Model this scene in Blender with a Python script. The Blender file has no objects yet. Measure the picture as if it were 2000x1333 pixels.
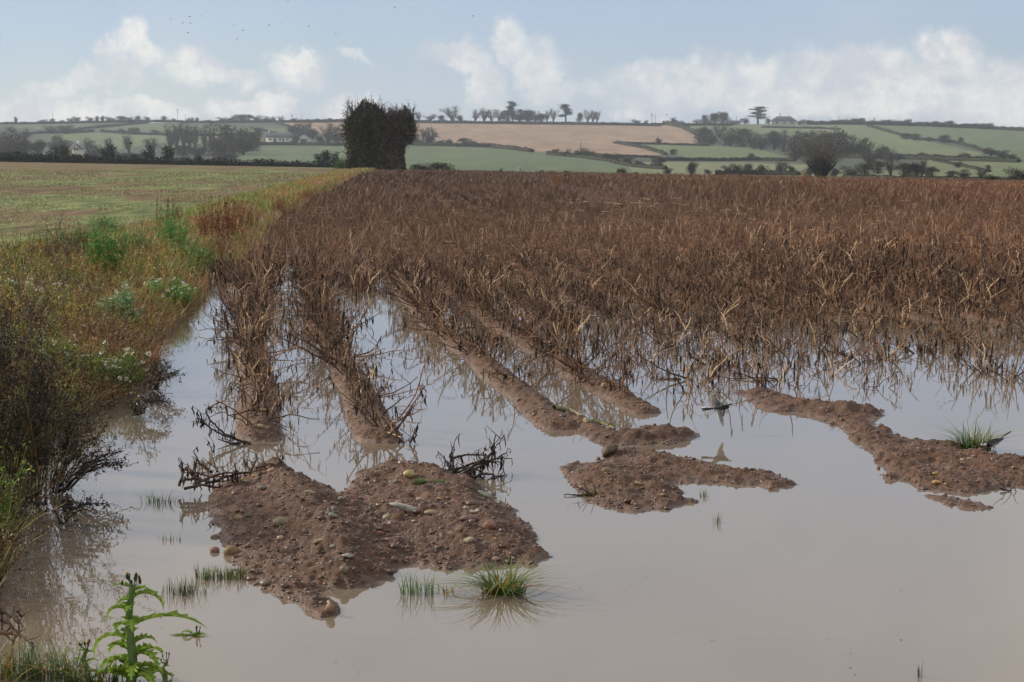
import bpy, math, random
import numpy as np
from mathutils import Vector, Matrix

SC = bpy.context.scene
COL = SC.collection
R = math.radians
rng = np.random.default_rng(11)
random.seed(11)

# ------------------------------------------------------------------ camera
W_PX, H_PX, F_PX, EYE, HORIZON = 2000.0, 1333.0, 3333.0, 1.95, 310.0
PITCH = math.atan((H_PX / 2 - HORIZON) / F_PX)
cam_d = bpy.data.cameras.new("camera")
cam = bpy.data.objects.new("camera", cam_d)
COL.objects.link(cam)
cam.location = (0, 0, EYE)
cam.rotation_euler = (math.pi / 2 - PITCH, 0, 0)
cam_d.sensor_width = 36.0
cam_d.lens = F_PX / W_PX * 36.0
cam_d.clip_start, cam_d.clip_end = 0.1, 6000
cam_d.dof.use_dof = True
cam_d.dof.focus_distance = 12.5
cam_d.dof.aperture_fstop = 13.0
SC.camera = cam

# ------------------------------------------------------------------ sky and sun
SUN_AZ, SUN_EL = R(-68), R(27)          # azimuth from straight ahead, negative = to the left
world = bpy.data.worlds.new("World")
SC.world = world
world.use_nodes = True
nt = world.node_tree
nt.nodes.clear()


class NB:
    """small helper for node trees"""
    def __init__(self, tree):
        self.t = tree

    def n(self, typ, **kw):
        nd = self.t.nodes.new(typ)
        for k, v in kw.items():
            setattr(nd, k, v)
        return nd

    def _in(self, nd, i, v):
        if v is None:
            return
        if isinstance(v, bpy.types.NodeSocket):
            self.t.links.new(v, nd.inputs[i])
        else:
            nd.inputs[i].default_value = v

    def math(self, op, a, b=None, c=None, clamp=False):
        nd = self.n('ShaderNodeMath', operation=op, use_clamp=clamp)
        for i, v in enumerate((a, b, c)):
            self._in(nd, i, v)
        return nd.outputs[0]

    def vmath(self, op, a, b=None):
        nd = self.n('ShaderNodeVectorMath', operation=op)
        self._in(nd, 0, a)
        self._in(nd, 1, b)
        return nd.outputs['Value'] if op in ('LENGTH', 'DOT_PRODUCT') else nd.outputs[0]

    def noise(self, vec, scale, detail=4.0, rough=0.55, dist=0.0, color=False):
        nd = self.n('ShaderNodeTexNoise')
        self._in(nd, 'Vector', vec)
        self._in(nd, 'Scale', scale)
        self._in(nd, 'Detail', detail)
        self._in(nd, 'Roughness', rough)
        self._in(nd, 'Distortion', dist)
        return nd.outputs['Color' if color else 'Fac']

    def ramp(self, fac, lo, hi, a=0.0, b=1.0, smooth=True):
        nd = self.n('ShaderNodeMapRange', interpolation_type='SMOOTHSTEP' if smooth else 'LINEAR')
        self._in(nd, 0, fac)
        for i, v in zip((1, 2, 3, 4), (lo, hi, a, b)):
            self._in(nd, i, v)
        return nd.outputs[0]

    def mix(self, f, a, b, blend='MIX'):
        nd = self.n('ShaderNodeMix', data_type='RGBA', blend_type=blend)
        self._in(nd, 0, f)
        for i, v in ((6, a), (7, b)):
            if isinstance(v, tuple) and len(v) == 3:
                v = v + (1.0,)
            self._in(nd, i, v)
        return nd.outputs[2]

    def combine(self, x, y, z):
        nd = self.n('ShaderNodeCombineXYZ')
        for i, v in enumerate((x, y, z)):
            self._in(nd, i, v)
        return nd.outputs[0]


b = NB(nt)
out = b.n('ShaderNodeOutputWorld')
tc = b.n('ShaderNodeTexCoord')
sky = b.n('ShaderNodeTexSky', sky_type='NISHITA')
sky.sun_disc = False
sky.sun_elevation = SUN_EL
sky.sun_rotation = SUN_AZ
sky.air_density = 1.0
sky.dust_density = 0.4
sky.ozone_density = 3.0
bg_sky = b.n('ShaderNodeBackground')
b._in(bg_sky, 0, sky.outputs[0])
b._in(bg_sky, 1, 0.09)

dirv = tc.outputs['Generated']
sep = b.n('ShaderNodeSeparateXYZ')
nt.links.new(dirv, sep.inputs[0])
ysafe = b.math('MAXIMUM', sep.outputs[1], 0.05)
az = b.math('DIVIDE', sep.outputs[0], ysafe)       # tangent of the bearing
el = b.math('DIVIDE', sep.outputs[2], ysafe)       # tangent of the height above the horizon
cvec = b.combine(az, el, 0.0)
wob1 = b.noise(cvec, 30.0, 8.0, 0.68, color=True)
wob2 = b.noise(cvec, 9.0, 3.0, 0.5, color=True)
wv = b.vmath('ADD', b.vmath('MULTIPLY', b.vmath('SUBTRACT', wob1, (0.5, 0.5, 0.5)), (0.044, 0.038, 0)),
             b.vmath('MULTIPLY', b.vmath('SUBTRACT', wob2, (0.5, 0.5, 0.5)), (0.05, 0.03, 0)))
cw = b.vmath('ADD', cvec, wv)
# every cumulus: bearing and height of its centre, half sizes, tilt, weight
PUFFS = [
    (258, 88, 48, 48, 0, 1.0), (300, 118, 62, 34, -20, .85), (240, 160, 70, 42, 0, .85), (150, 170, 80, 30, 5, .8), (410, 130, 68, 42, 0, 1.0),
    (460, 150, 70, 24, -10, .8), (600, 130, 80, 46, 0, 1.0), (610, 105, 30, 28, 0, .9),
    (60, 215, 130, 34, 0, .85), (200, 225, 160, 26, 0, .8), (330, 222, 60, 22, 0, .8), (500, 215, 110, 28, 0, .85), (560, 195, 60, 24, 0, .85),
    (700, 210, 60, 34, 0, 1.0), (730, 115, 56, 14, -35, .55), (885, 110, 66, 36, -10, .9), (935, 165, 42, 60, -12, .9), (985, 85, 46, 44, 15, .85), (1040, 130, 48, 66, -20, .85),
    (1060, 185, 60, 34, 0, .6), (1205, 220, 46, 18, 0, .95), (1280, 225, 50, 12, 0, .6),
    (1270, 150, 110, 42, 0, .8), (1400, 150, 140, 52, 0, .85), (1330, 190, 190, 34, 0, .75), (1560, 160, 190, 62, 0, .9), (1690, 130, 90, 46, 0, .9), (1830, 110, 86, 52, 0, 1.0),
    (1780, 170, 220, 64, 0, .95), (1960, 150, 120, 60, 0, .85), (1940, 200, 240, 50, 0, .85), (1600, 210, 240, 34, 0, .8), (1150, 178, 70, 22, 10, .5),
    (-160, 150, 130, 60, 0, .8), (2300, 140, 160, 70, 0, .8),
]
tot = None
for (px, py, rx, ry, tilt, wgt) in PUFFS:
    if -100 < px < 800:
        rx, ry = rx * 0.95, ry * 0.92
    cx, cy = (px - 1000) / F_PX, (HORIZON - py) / F_PX
    v = b.vmath('SUBTRACT', cw, (cx, cy, 0))
    if tilt:
        rt = b.n('ShaderNodeVectorRotate', rotation_type='Z_AXIS')
        b._in(rt, 0, v)
        rt.inputs['Angle'].default_value = R(-tilt)
        v = rt.outputs[0]
    v = b.vmath('MULTIPLY', v, (F_PX / rx, F_PX / ry, 0))
    ln = b.vmath('LENGTH', v)
    m = b.ramp(ln, 1.22, 0.52, 0.0, min(1, wgt * (1.0 if px < 800 else 0.86)))
    tot = m if tot is None else b.math('MAXIMUM', tot, m)
detail = b.noise(cvec, 60.0, 6.0, 0.65)
cum = b.math('MULTIPLY', tot, b.ramp(detail, 0.30, 0.62, 0.50, 1.0))
# thin high veil, thicker higher up and overhead
vn = b.noise(b.combine(az, b.math('MULTIPLY', el, 4.0), 0.3), 3.2, 5.0, 0.55, 0.4)
veil_low = b.ramp(vn, 0.3, 0.75, 0.48, 0.74)
veil_up = b.ramp(sep.outputs[2], 0.05, 0.22, 0.0, 0.40)
gn = b.noise(dirv, 2.2, 6.0, 0.6, 0.3)
veil = b.math('ADD', veil_low, b.math('MULTIPLY', veil_up, b.ramp(gn, 0.3, 0.7, 0.55, 1.0)), clamp=True)
veil = b.math('MINIMUM', veil, 0.93)
bg_veil = b.n('ShaderNodeBackground')
b._in(bg_veil, 0, b.mix(b.math('MULTIPLY_ADD', b.ramp(sep.outputs[2], 0.10, 0.22), 0.55, b.math('MULTIPLY', b.ramp(gn, 0.35, 0.7), 0.45)), (0.43, 0.52, 0.71), (0.82, 0.81, 0.79)))
b._in(bg_veil, 1, 0.95)
bg_cum = b.n('ShaderNodeBackground')
shade = b.ramp(b.noise(cvec, 24.0, 5.0, 0.65), 0.38, 0.60)
b._in(bg_cum, 0, b.mix(shade, (0.62, 0.63, 0.67), (0.86, 0.84, 0.80)))
b._in(bg_cum, 1, 0.95)
mx1 = b.n('ShaderNodeMixShader')
b._in(mx1, 0, veil)
nt.links.new(bg_sky.outputs[0], mx1.inputs[1])
nt.links.new(bg_veil.outputs[0], mx1.inputs[2])
mx2 = b.n('ShaderNodeMixShader')
b._in(mx2, 0, cum)
nt.links.new(mx1.outputs[0], mx2.inputs[1])
nt.links.new(bg_cum.outputs[0], mx2.inputs[2])
nt.links.new(mx2.outputs[0], out.inputs[0])

sun_d = bpy.data.lights.new("sun", 'SUN')
sun_d.energy = 4.4
sun_d.angle = R(3)
sun_d.color = (1.0, 0.90, 0.76)
sun = bpy.data.objects.new("sun", sun_d)
COL.objects.link(sun)
sdir = Vector((math.sin(SUN_AZ) * math.cos(SUN_EL), math.cos(SUN_AZ) * math.cos(SUN_EL), math.sin(SUN_EL)))
sun.rotation_euler = (-sdir).to_track_quat('-Z', 'Y').to_euler()

SC.view_settings.view_transform = 'Standard'
SC.view_settings.look = 'None'
SC.view_settings.exposure = 0.16
SC.view_settings.gamma = 1.0
SC.cycles.max_bounces = 6
SC.cycles.diffuse_bounces = 2
SC.cycles.glossy_bounces = 3
SC.cycles.transmission_bounces = 3
SC.cycles.transparent_max_bounces = 8
SC.cycles.volume_bounces = 0
SC.cycles.use_denoising = True

# ------------------------------------------------------------------ pixel <-> world helpers
CP, SP = math.cos(PITCH), math.sin(PITCH)


def ray(x, y):
    """direction through photo pixel (x, y), scaled so that its Y component is 1"""
    dx = (np.asarray(x, float) - W_PX / 2)
    dy = -(np.asarray(y, float) - H_PX / 2)
    fy = F_PX * CP + dy * SP
    fz = -F_PX * SP + dy * CP
    return dx / fy, fz / fy


def at(x, y, Y):
    """point at world depth Y seen at the pixel"""
    tx, tz = ray(x, y)
    return np.stack([tx * Y, np.asarray(Y, float) + 0 * tx, EYE + tz * Y], -1)


def flat(x, y, Z=0.0):
    tx, tz = ray(x, y)
    Y = (Z - EYE) / tz
    return np.stack([tx * Y, Y, Z + 0 * Y], -1)


def sm(x, a, c):
    t = np.clip((np.asarray(x, float) - a) / (c - a), 0, 1)
    return t * t * (3 - 2 * t)


# ------------------------------------------------------------------ value noise
def _h(ix, iy, s):
    n = (ix.astype(np.int64) * 374761393 + iy.astype(np.int64) * 668265263 + s * 1442695041) & 0xFFFFFFFF
    n = ((n ^ (n >> 13)) * 1274126177) & 0xFFFFFFFF
    n = n ^ (n >> 16)
    return (n & 0xFFFFFF) / float(0xFFFFFF)


def vnoise(x, y, s=0):
    x = np.asarray(x, float); y = np.asarray(y, float)
    ix, iy = np.floor(x), np.floor(y)
    fx, fy = x - ix, y - iy
    fx, fy = fx * fx * (3 - 2 * fx), fy * fy * (3 - 2 * fy)
    a, b_, c, d = _h(ix, iy, s), _h(ix + 1, iy, s), _h(ix, iy + 1, s), _h(ix + 1, iy + 1, s)
    return (a + (b_ - a) * fx) * (1 - fy) + (c + (d - c) * fx) * fy


def fbm(x, y, s=0, o=4):
    t, a, n = 0, 1.0, 0
    for i in range(o):
        t = t + a * vnoise(x * 2 ** i + 17.3 * i, y * 2 ** i + 5.1 * i, s + i)
        n += a
        a *= 0.5
    return t / n


def bumps(x, y, cell, s=0):
    """rounded clods: 0..1 heights of hemispheres of random size in a jittered grid"""
    gx, gy = x / cell, y / cell
    ix, iy = np.floor(gx), np.floor(gy)
    best = np.zeros_like(gx)
    for di in (-1, 0, 1):
        for dj in (-1, 0, 1):
            cx, cy = ix + di, iy + dj
            jx, jy = cx + _h(cx, cy, s), cy + _h(cx, cy, s + 7)
            r = 0.15 + 0.6 * _h(cx, cy, s + 13) ** 2.0
            d2 = ((gx - jx) ** 2 + ((gy - jy) * 1.2) ** 2) / r ** 2
            best = np.maximum(best, np.sqrt(np.clip(1 - d2, 0, 1)) * r)
    return best


# ------------------------------------------------------------------ mesh building
class Buf:
    """collects quads and triangles with a colour per vertex"""
    def __init__(self):
        self.v, self.f3, self.f4, self.c, self.n = [], [], [], [], 0

    def add(self, v, f, col):
        v = np.asarray(v, float).reshape(-1, 3)
        f = np.asarray(f, int)
        col = np.asarray(col, float)
        if col.ndim == 1:
            col = np.tile(col[:3], (len(v), 1))
        self.v.append(v)
        self.c.append(col[:, :3])
        if f.size:
            (self.f4 if f.shape[1] == 4 else self.f3).append(f + self.n)
        self.n += len(v)
        return self

    def arrays(self):
        v = np.concatenate(self.v) if self.v else np.zeros((0, 3))
        c = np.concatenate(self.c) if self.c else np.zeros((0, 3))
        f3 = np.concatenate(self.f3) if self.f3 else np.zeros((0, 3), int)
        f4 = np.concatenate(self.f4) if self.f4 else np.zeros((0, 4), int)
        return v, c, f3, f4

    def merge(self, arr, M=None, tint=None):
        v, c, f3, f4 = arr
        if M is not None:
            v = v @ M[:3, :3].T + M[:3, 3]
        if tint is not None:
            c = c * tint
        n0 = self.n
        self.v.append(v); self.c.append(c)
        if len(f3): self.f3.append(f3 + n0)
        if len(f4): self.f4.append(f4 + n0)
        self.n += len(v)

    def mesh(self, name, mat, smooth=False):
        v, c, f3, f4 = self.arrays()
        return mesh_np(name, v, c, f3, f4, mat, smooth)


def mesh_np(name, v, c, f3, f4, mat, smooth=False):
    me = bpy.data.meshes.new(name)
    n3, n4 = len(f3), len(f4)
    me.vertices.add(len(v))
    me.vertices.foreach_set('co', np.ascontiguousarray(v, dtype=np.float32).ravel())
    me.loops.add(n3 * 3 + n4 * 4)
    li = np.concatenate([np.asarray(f3).ravel(), np.asarray(f4).ravel()]).astype(np.int32)
    me.loops.foreach_set('vertex_index', li)
    me.polygons.add(n3 + n4)
    st = np.concatenate([np.arange(n3) * 3, n3 * 3 + np.arange(n4) * 4]).astype(np.int32)
    me.polygons.foreach_set('loop_start', st)
    me.update(calc_edges=True)
    if c is not None and len(c):
        at_ = me.color_attributes.new('Col', 'FLOAT_COLOR', 'POINT')
        cc = np.ones((len(v), 4), np.float32)
        cc[:, :3] = c
        at_.data.foreach_set('color', cc.ravel())
    if smooth:
        me.polygons.foreach_set('use_smooth', np.ones(n3 + n4, bool))
    me.materials.append(mat)
    return me


def obj(name, me, parent=None, label=None, cat=None, group=None, kind=None, loc=None):
    o = bpy.data.objects.new(name, me)
    COL.objects.link(o)
    if parent is not None:
        o.parent = parent
    if loc is not None:
        o.location = loc
    return tag(o, label, cat, group, kind)


def tag(o, label=None, cat=None, group=None, kind=None):
    for k, v in (('label', label), ('category', cat), ('group', group), ('kind', kind)):
        if v:
            o[k] = v
    return o


def empty(name, loc=(0, 0, 0), rz=0.0, **kw):
    o = bpy.data.objects.new(name, None)
    COL.objects.link(o)
    o.location = loc
    o.rotation_euler = (0, 0, rz)
    o.empty_display_size = 0.1
    return tag(o, **kw)


def copy_tree(o, parent=None):
    c = o.copy()
    COL.objects.link(c)
    c.parent = parent
    for ch in list(o.children):
        copy_tree(ch, c)
    return c


# ------------------------------------------------------------------ shapes
def tubes(P, Rd, col, sides=3, tipcol=None):
    """P (N,K,3) polylines, Rd (N,K) radii -> vertices, quads, colours"""
    P = np.asarray(P, float)
    if P.ndim == 2:
        P = P[None]
    N, K, _ = P.shape
    Rd = np.broadcast_to(np.asarray(Rd, float), (N, K))
    T = np.gradient(P, axis=1)
    T /= np.linalg.norm(T, axis=2, keepdims=True) + 1e-9
    ref = np.where(np.abs(T[..., 2:3]) > 0.8, np.array([1.0, 0, 0]), np.array([0, 0, 1.0]))
    A = np.cross(T, ref); A /= np.linalg.norm(A, axis=2, keepdims=True) + 1e-9
    B = np.cross(T, A)
    ang = np.arange(sides) / sides * 2 * np.pi
    V = P[:, :, None] + Rd[:, :, None, None] * (A[:, :, None] * np.cos(ang)[:, None] + B[:, :, None] * np.sin(ang)[:, None])
    idx = np.arange(N * K * sides).reshape(N, K, sides)
    a = idx[:, :-1]; c = idx[:, 1:]
    F = np.stack([a, np.roll(a, -1, 2), np.roll(c, -1, 2), c], -1).reshape(-1, 4)
    col = np.asarray(col, float)
    if col.ndim == 1:
        col = np.broadcast_to(col, (N, 3))
    if tipcol is None:
        C = np.broadcast_to(col[:, None, None], (N, K, sides, 3))
    else:
        tip = np.asarray(tipcol, float)
        if tip.ndim == 1:
            tip = np.broadcast_to(tip, (N, 3))
        t = np.linspace(0, 1, K)[None, :, None, None]
        C = np.broadcast_to(col[:, None, None] * (1 - t) + tip[:, None, None] * t, (N, K, sides, 3))
    return V.reshape(-1, 3), F, C.reshape(-1, 3)


def ribbons(P, Wd, side, col, tipcol=None):
    """flat tapered blades. P (N,K,3), Wd (N,K) half widths, side (N,3) width direction"""
    N, K, _ = P.shape
    S = np.asarray(side, float)[:, None] * Wd[..., None]
    V = np.stack([P - S, P + S], 2)
    idx = np.arange(N * K * 2).reshape(N, K, 2)
    F = np.stack([idx[:, :-1, 0], idx[:, :-1, 1], idx[:, 1:, 1], idx[:, 1:, 0]], -1).reshape(-1, 4)
    col = np.asarray(col, float)
    if col.ndim == 1:
        col = np.broadcast_to(col, (N, 3))
    tip = col if tipcol is None else np.broadcast_to(np.asarray(tipcol, float), (N, 3))
    t = np.linspace(0, 1, K)[None, :, None, None]
    C = np.broadcast_to(col[:, None, None] * (1 - t) + tip[:, None, None] * t, (N, K, 2, 3))
    return V.reshape(-1, 3), F, C.reshape(-1, 3)


def rdir(n, r=None):
    r = r or rng
    v = r.normal(size=(n, 3))
    return v / np.linalg.norm(v, axis=1, keepdims=True)


def cards(C, size, col, r=None, aspect=0.6, normal=None):
    """leaf-shaped rhombs at C with random facing"""
    r = r or rng
    n = len(C)
    a = rdir(n, r)
    if normal is None:
        c = np.cross(a, rdir(n, r))
    else:
        a = a - normal * np.sum(a * normal, 1, keepdims=True)
        a /= np.linalg.norm(a, axis=1, keepdims=True) + 1e-9
        c = np.cross(a, normal)
    c /= np.linalg.norm(c, axis=1, keepdims=True) + 1e-9
    s = np.asarray(size, float).reshape(-1, 1) * np.ones((n, 1))
    V = np.stack([C - a * s, C - c * s * aspect, C + a * s, C + c * s * aspect], 1).reshape(-1, 3)
    F = np.arange(n * 4).reshape(n, 4)
    col = np.asarray(col, float)
    if col.ndim == 1:
        col = np.broadcast_to(col, (n, 3))
    return V, F, np.repeat(col, 4, 0)


def jit(col, n, amt=0.2, hue=0.06, r=None):
    r = r or rng
    col = np.asarray(col, float)
    return np.clip(col * (1 + r.normal(size=(n, 1)) * amt) * (1 + r.normal(size=(n, 3)) * hue), 0.003, 1)


def loft(P, RX, RZ, seg=10, up=(0, 0, 1)):
    """closed body through points P with half widths RX (sideways) and RZ (up)"""
    P = np.asarray(P, float); K = len(P)
    T = np.gradient(P, axis=0); T /= np.linalg.norm(T, axis=1, keepdims=True) + 1e-9
    up = np.asarray(up, float)
    S = np.cross(T, up); S /= np.linalg.norm(S, axis=1, keepdims=True) + 1e-9
    U = np.cross(S, T)
    ang = np.arange(seg) / seg * 2 * np.pi
    V = P[:, None] + S[:, None] * np.cos(ang)[:, None] * np.asarray(RX)[:, None, None] + U[:, None] * np.sin(ang)[:, None] * np.asarray(RZ)[:, None, None]
    idx = np.arange(K * seg).reshape(K, seg)
    F = np.stack([idx[:-1], np.roll(idx[:-1], -1, 1), np.roll(idx[1:], -1, 1), idx[1:]], -1).reshape(-1, 4)
    return V.reshape(-1, 3), F


def blob(n_lat=8, n_lon=12):
    th = np.linspace(0, np.pi, n_lat + 1)
    ph = np.arange(n_lon) / n_lon * 2 * np.pi
    V = np.stack([np.sin(th)[:, None] * np.cos(ph), np.sin(th)[:, None] * np.sin(ph), np.cos(th)[:, None] * np.ones(n_lon)], -1)
    idx = np.arange((n_lat + 1) * n_lon).reshape(n_lat + 1, n_lon)
    F = np.stack([idx[:-1], idx[1:], np.roll(idx[1:], -1, 1), np.roll(idx[:-1], -1, 1)], -1).reshape(-1, 4)
    return V.reshape(-1, 3), F


def box(cx, cy, cz, sx, sy, sz):
    V = np.array([[x, y, z] for z in (-.5, .5) for y in (-.5, .5) for x in (-.5, .5)]) * (sx, sy, sz) + (cx, cy, cz)
    F = np.array([[0, 2, 3, 1], [4, 5, 7, 6], [0, 1, 5, 4], [2, 6, 7, 3], [0, 4, 6, 2], [1, 3, 7, 5]])
    return V, F


# ------------------------------------------------------------------ materials
def material(name, rough=0.8, noise_scale=0, noise_amt=0.3, bump=0.0, bump_scale=60, transl=0.0, spec=0.3, coat=0.0, base=None):
    m = bpy.data.materials.new(name)
    m.use_nodes = True
    t = m.node_tree
    t.nodes.clear()
    k = NB(t)
    o = k.n('ShaderNodeOutputMaterial')
    p = k.n('ShaderNodeBsdfPrincipled')
    if base is None:
        a = k.n('ShaderNodeAttribute', attribute_name='Col')
        col = a.outputs[0]
    else:
        rgb = k.n('ShaderNodeRGB'); rgb.outputs[0].default_value = tuple(base) + (1,)
        col = rgb.outputs[0]
    tcn = k.n('ShaderNodeTexCoord')
    if noise_scale:
        nz = k.ramp(k.noise(tcn.outputs['Object'], noise_scale, 5.0, 0.6), 0.3, 0.7, 1 - noise_amt, 1 + noise_amt)
        col = k.mix(1.0, col, k.combine(nz, nz, nz), 'MULTIPLY')
    k._in(p, 'Base Color', col)
    k._in(p, 'Roughness', rough)
    k._in(p, 'Specular IOR Level', spec)
    if coat:
        k._in(p, 'Coat Weight', coat); k._in(p, 'Coat Roughness', 0.2)
    if bump:
        bn = k.n('ShaderNodeBump')
        k._in(bn, 'Strength', 0.6); k._in(bn, 'Distance', bump)
        k._in(bn, 'Height', k.noise(tcn.outputs['Object'], bump_scale, 4.0, 0.6))
        t.links.new(bn.outputs[0], p.inputs['Normal'])
    if transl:
        tr = k.n('ShaderNodeBsdfTranslucent')
        k._in(tr, 0, col)
        mx = k.n('ShaderNodeMixShader')
        k._in(mx, 0, transl)
        t.links.new(p.outputs[0], mx.inputs[1]); t.links.new(tr.outputs[0], mx.inputs[2])
        t.links.new(mx.outputs[0], o.inputs[0])
    else:
        t.links.new(p.outputs[0], o.inputs[0])
    return m


M_STEM = material('dry_stem', 0.75)
M_LEAF = material('leaf', 0.55, transl=0.25)
M_GRASS = material('grass_blade', 0.5, transl=0.3)
M_BARK = material('bark', 0.85, noise_scale=8, bump=0.01, bump_scale=30)
M_FAR = material('far_foliage', 0.9, spec=0.1)
M_STONE = material('stone', 0.62, noise_scale=30, noise_amt=0.25, bump=0.002, bump_scale=120)
M_WET = material('wet_stone', 0.38, noise_scale=60, noise_amt=0.2, spec=0.5)
M_POTATO = material('potato_skin', 0.5, noise_scale=60, noise_amt=0.18)
M_FEATHER = material('feather', 0.6, noise_scale=90, noise_amt=0.15)
M_RENDER = material('painted_render', 0.85, noise_scale=0.8, noise_amt=0.06)
M_SLATE = material('slate', 0.6, noise_scale=2, noise_amt=0.15)
M_GLASS = material('window_glass', 0.15, spec=0.6)
M_WOODP = material('weathered_pole', 0.8, noise_scale=3)
# ------------------------------------------------------------------ the lie of the land
def shore_x(Y):
    """left bank of the flood / left edge of the potato field"""
    ys = [0, 5, 7.2, 8.6, 9.6, 11.2, 13, 15.5, 17.6, 20, 23, 26, 29.5, 34, 54, 93, 162, 215, 300]
    xs = [-1.9, -2.0, -2.25, -2.55, -2.85, -3.15, -3.25, -3.3, -3.75, -4.0, -4.3, -4.75, -5.15, -5.55, -7.6, -10.2, -14.8, -15.6, -16]
    return np.interp(Y, ys, xs)


def row_off(Y):
    return np.interp(Y, [0, 10, 20, 30, 54, 93, 162, 225], [1.5, 0, -1.65, -2.9, -5.3, -7.9, -12.3, -14.6])


ROW0 = [-1.44, -0.61, 0.74, 1.5]
ROW_END = [11.75, 11.7, 12.3, 13.15]


def poly(pts):
    p = np.array(pts, float)
    return flat(p[:, 0], p[:, 1])[:, :2]


ISLES = [   # waterline outline in the photograph, height above water, how steeply it rises
    ([(410, 1000), (409, 965), (430, 945), (470, 934), (505, 925), (545, 916), (585, 925), (625, 948), (658, 968), (690, 955), (704, 930), (722, 920), (770, 917), (840, 920), (905, 938), (960, 965), (1000, 1000),
      (1036, 1030), (1045, 1060), (1070, 1083), (1060, 1105), (1000, 1104), (930, 1116), (870, 1113), (800, 1103), (762, 1108), (756, 1130), (700, 1148), (650, 1152), (612, 1158), (668, 1182),
      (645, 1203), (610, 1198), (560, 1172), (500, 1148), (455, 1118), (438, 1080), (425, 1045)], 0.052, 0.26),
    ([(1095, 916), (1130, 906), (1170, 905), (1172, 890), (1210, 878), (1290, 884), (1340, 894), (1400, 908), (1450, 917), (1520, 928), (1560, 948),
      (1520, 954), (1420, 944), (1330, 944), (1325, 960), (1345, 980), (1300, 994), (1240, 1002), (1200, 998), (1160, 980), (1120, 950)], 0.03, 0.14),
    ([(1075, 806), (1100, 800), (1170, 833), (1200, 850), (1245, 850), (1252, 838), (1300, 836), (1362, 850), (1358, 860), (1310, 869), (1230, 871), (1170, 868), (1125, 846)], 0.05, 0.2),
    ([(1440, 768), (1480, 760), (1540, 773), (1600, 793), (1640, 790), (1700, 797), (1732, 810), (1700, 820), (1740, 850), (1800, 862), (1850, 868), (1900, 884), (2000, 899), (2130, 900),
      (2150, 940), (2060, 945), (1960, 953), (1880, 964), (1800, 955), (1730, 930), (1720, 900), (1690, 880), (1640, 835), (1560, 805), (1500, 805), (1460, 785)], 0.03, 0.14),
    ([(1805, 968), (1860, 970), (1940, 990), (1925, 998), (1850, 990)], 0.015, 0.08),
]
HUMPS = [   # crest lines (photo pixels on the water plane), extra height, half width
    ([(530, 935), (560, 965), (615, 1025), (665, 1080), (700, 1125)], 0.11, 0.165),
    ([(440, 985), (520, 960), (560, 1040)], 0.02, 0.3),
    ([(760, 935), (830, 945), (905, 968)], 0.10, 0.19),
    ([(850, 990), (930, 1030), (980, 1070)], 0.060, 0.27),
    ([(600, 1180), (655, 1190)], 0.03, 0.06),
    ([(1150, 935), (1230, 950)], 0.065, 0.16),
    ([(1230, 900), (1330, 915), (1480, 938)], 0.012, 0.12),
    ([(1265, 852), (1340, 856)], 0.06, 0.10),
    ([(1110, 815), (1170, 843), (1240, 860)], 0.05, 0.09),
    ([(1560, 795), (1640, 808), (1700, 808)], 0.06, 0.12),
    ([(1640, 830), (1700, 862)], 0.03, 0.12),
    ([(1740, 895), (1850, 900), (2000, 925), (2100, 930)], 0.05, 0.18),
    ([(1760, 928), (1880, 945)], 0.02, 0.15),
]
ISLES = [(poly(p), h, s) for p, h, s in ISLES]
HUMPS = [(poly(p), h, s) for p, h, s in HUMPS]


def seg_dist(X, Y, P, closed):
    d = np.full(X.shape, 1e9)
    n = len(P)
    for i in range(n if closed else n - 1):
        a, c = P[i], P[(i + 1) % n]
        ab = c - a
        t = np.clip(((X - a[0]) * ab[0] + (Y - a[1]) * ab[1]) / (ab @ ab + 1e-12), 0, 1)
        d = np.minimum(d, np.hypot(X - a[0] - t * ab[0], Y - a[1] - t * ab[1]))
    return d


def inside(X, Y, P):
    r = np.zeros(X.shape, bool)
    n = len(P)
    for i in range(n):
        (x0, y0), (x1, y1) = P[i], P[(i + 1) % n]
        if y0 == y1:
            continue
        r ^= ((y0 > Y) != (y1 > Y)) & (X < (x1 - x0) * (Y - y0) / (y1 - y0) + x0)
    return r


def bare_x(Y):
    """line of the bare, trodden strip that crosses the field"""
    return np.interp(Y, [20, 28, 36, 45, 60, 160, 215], [9.0, 7.6, 7.2, 6.0, 4.4, 2.4, 2.0])


def bare_w(Y):
    return np.interp(Y, [20, 26, 34, 45, 60, 120, 215], [0.2, 0.9, 1.0, 0.7, 0.9, 1.0, 0.4])


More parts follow.
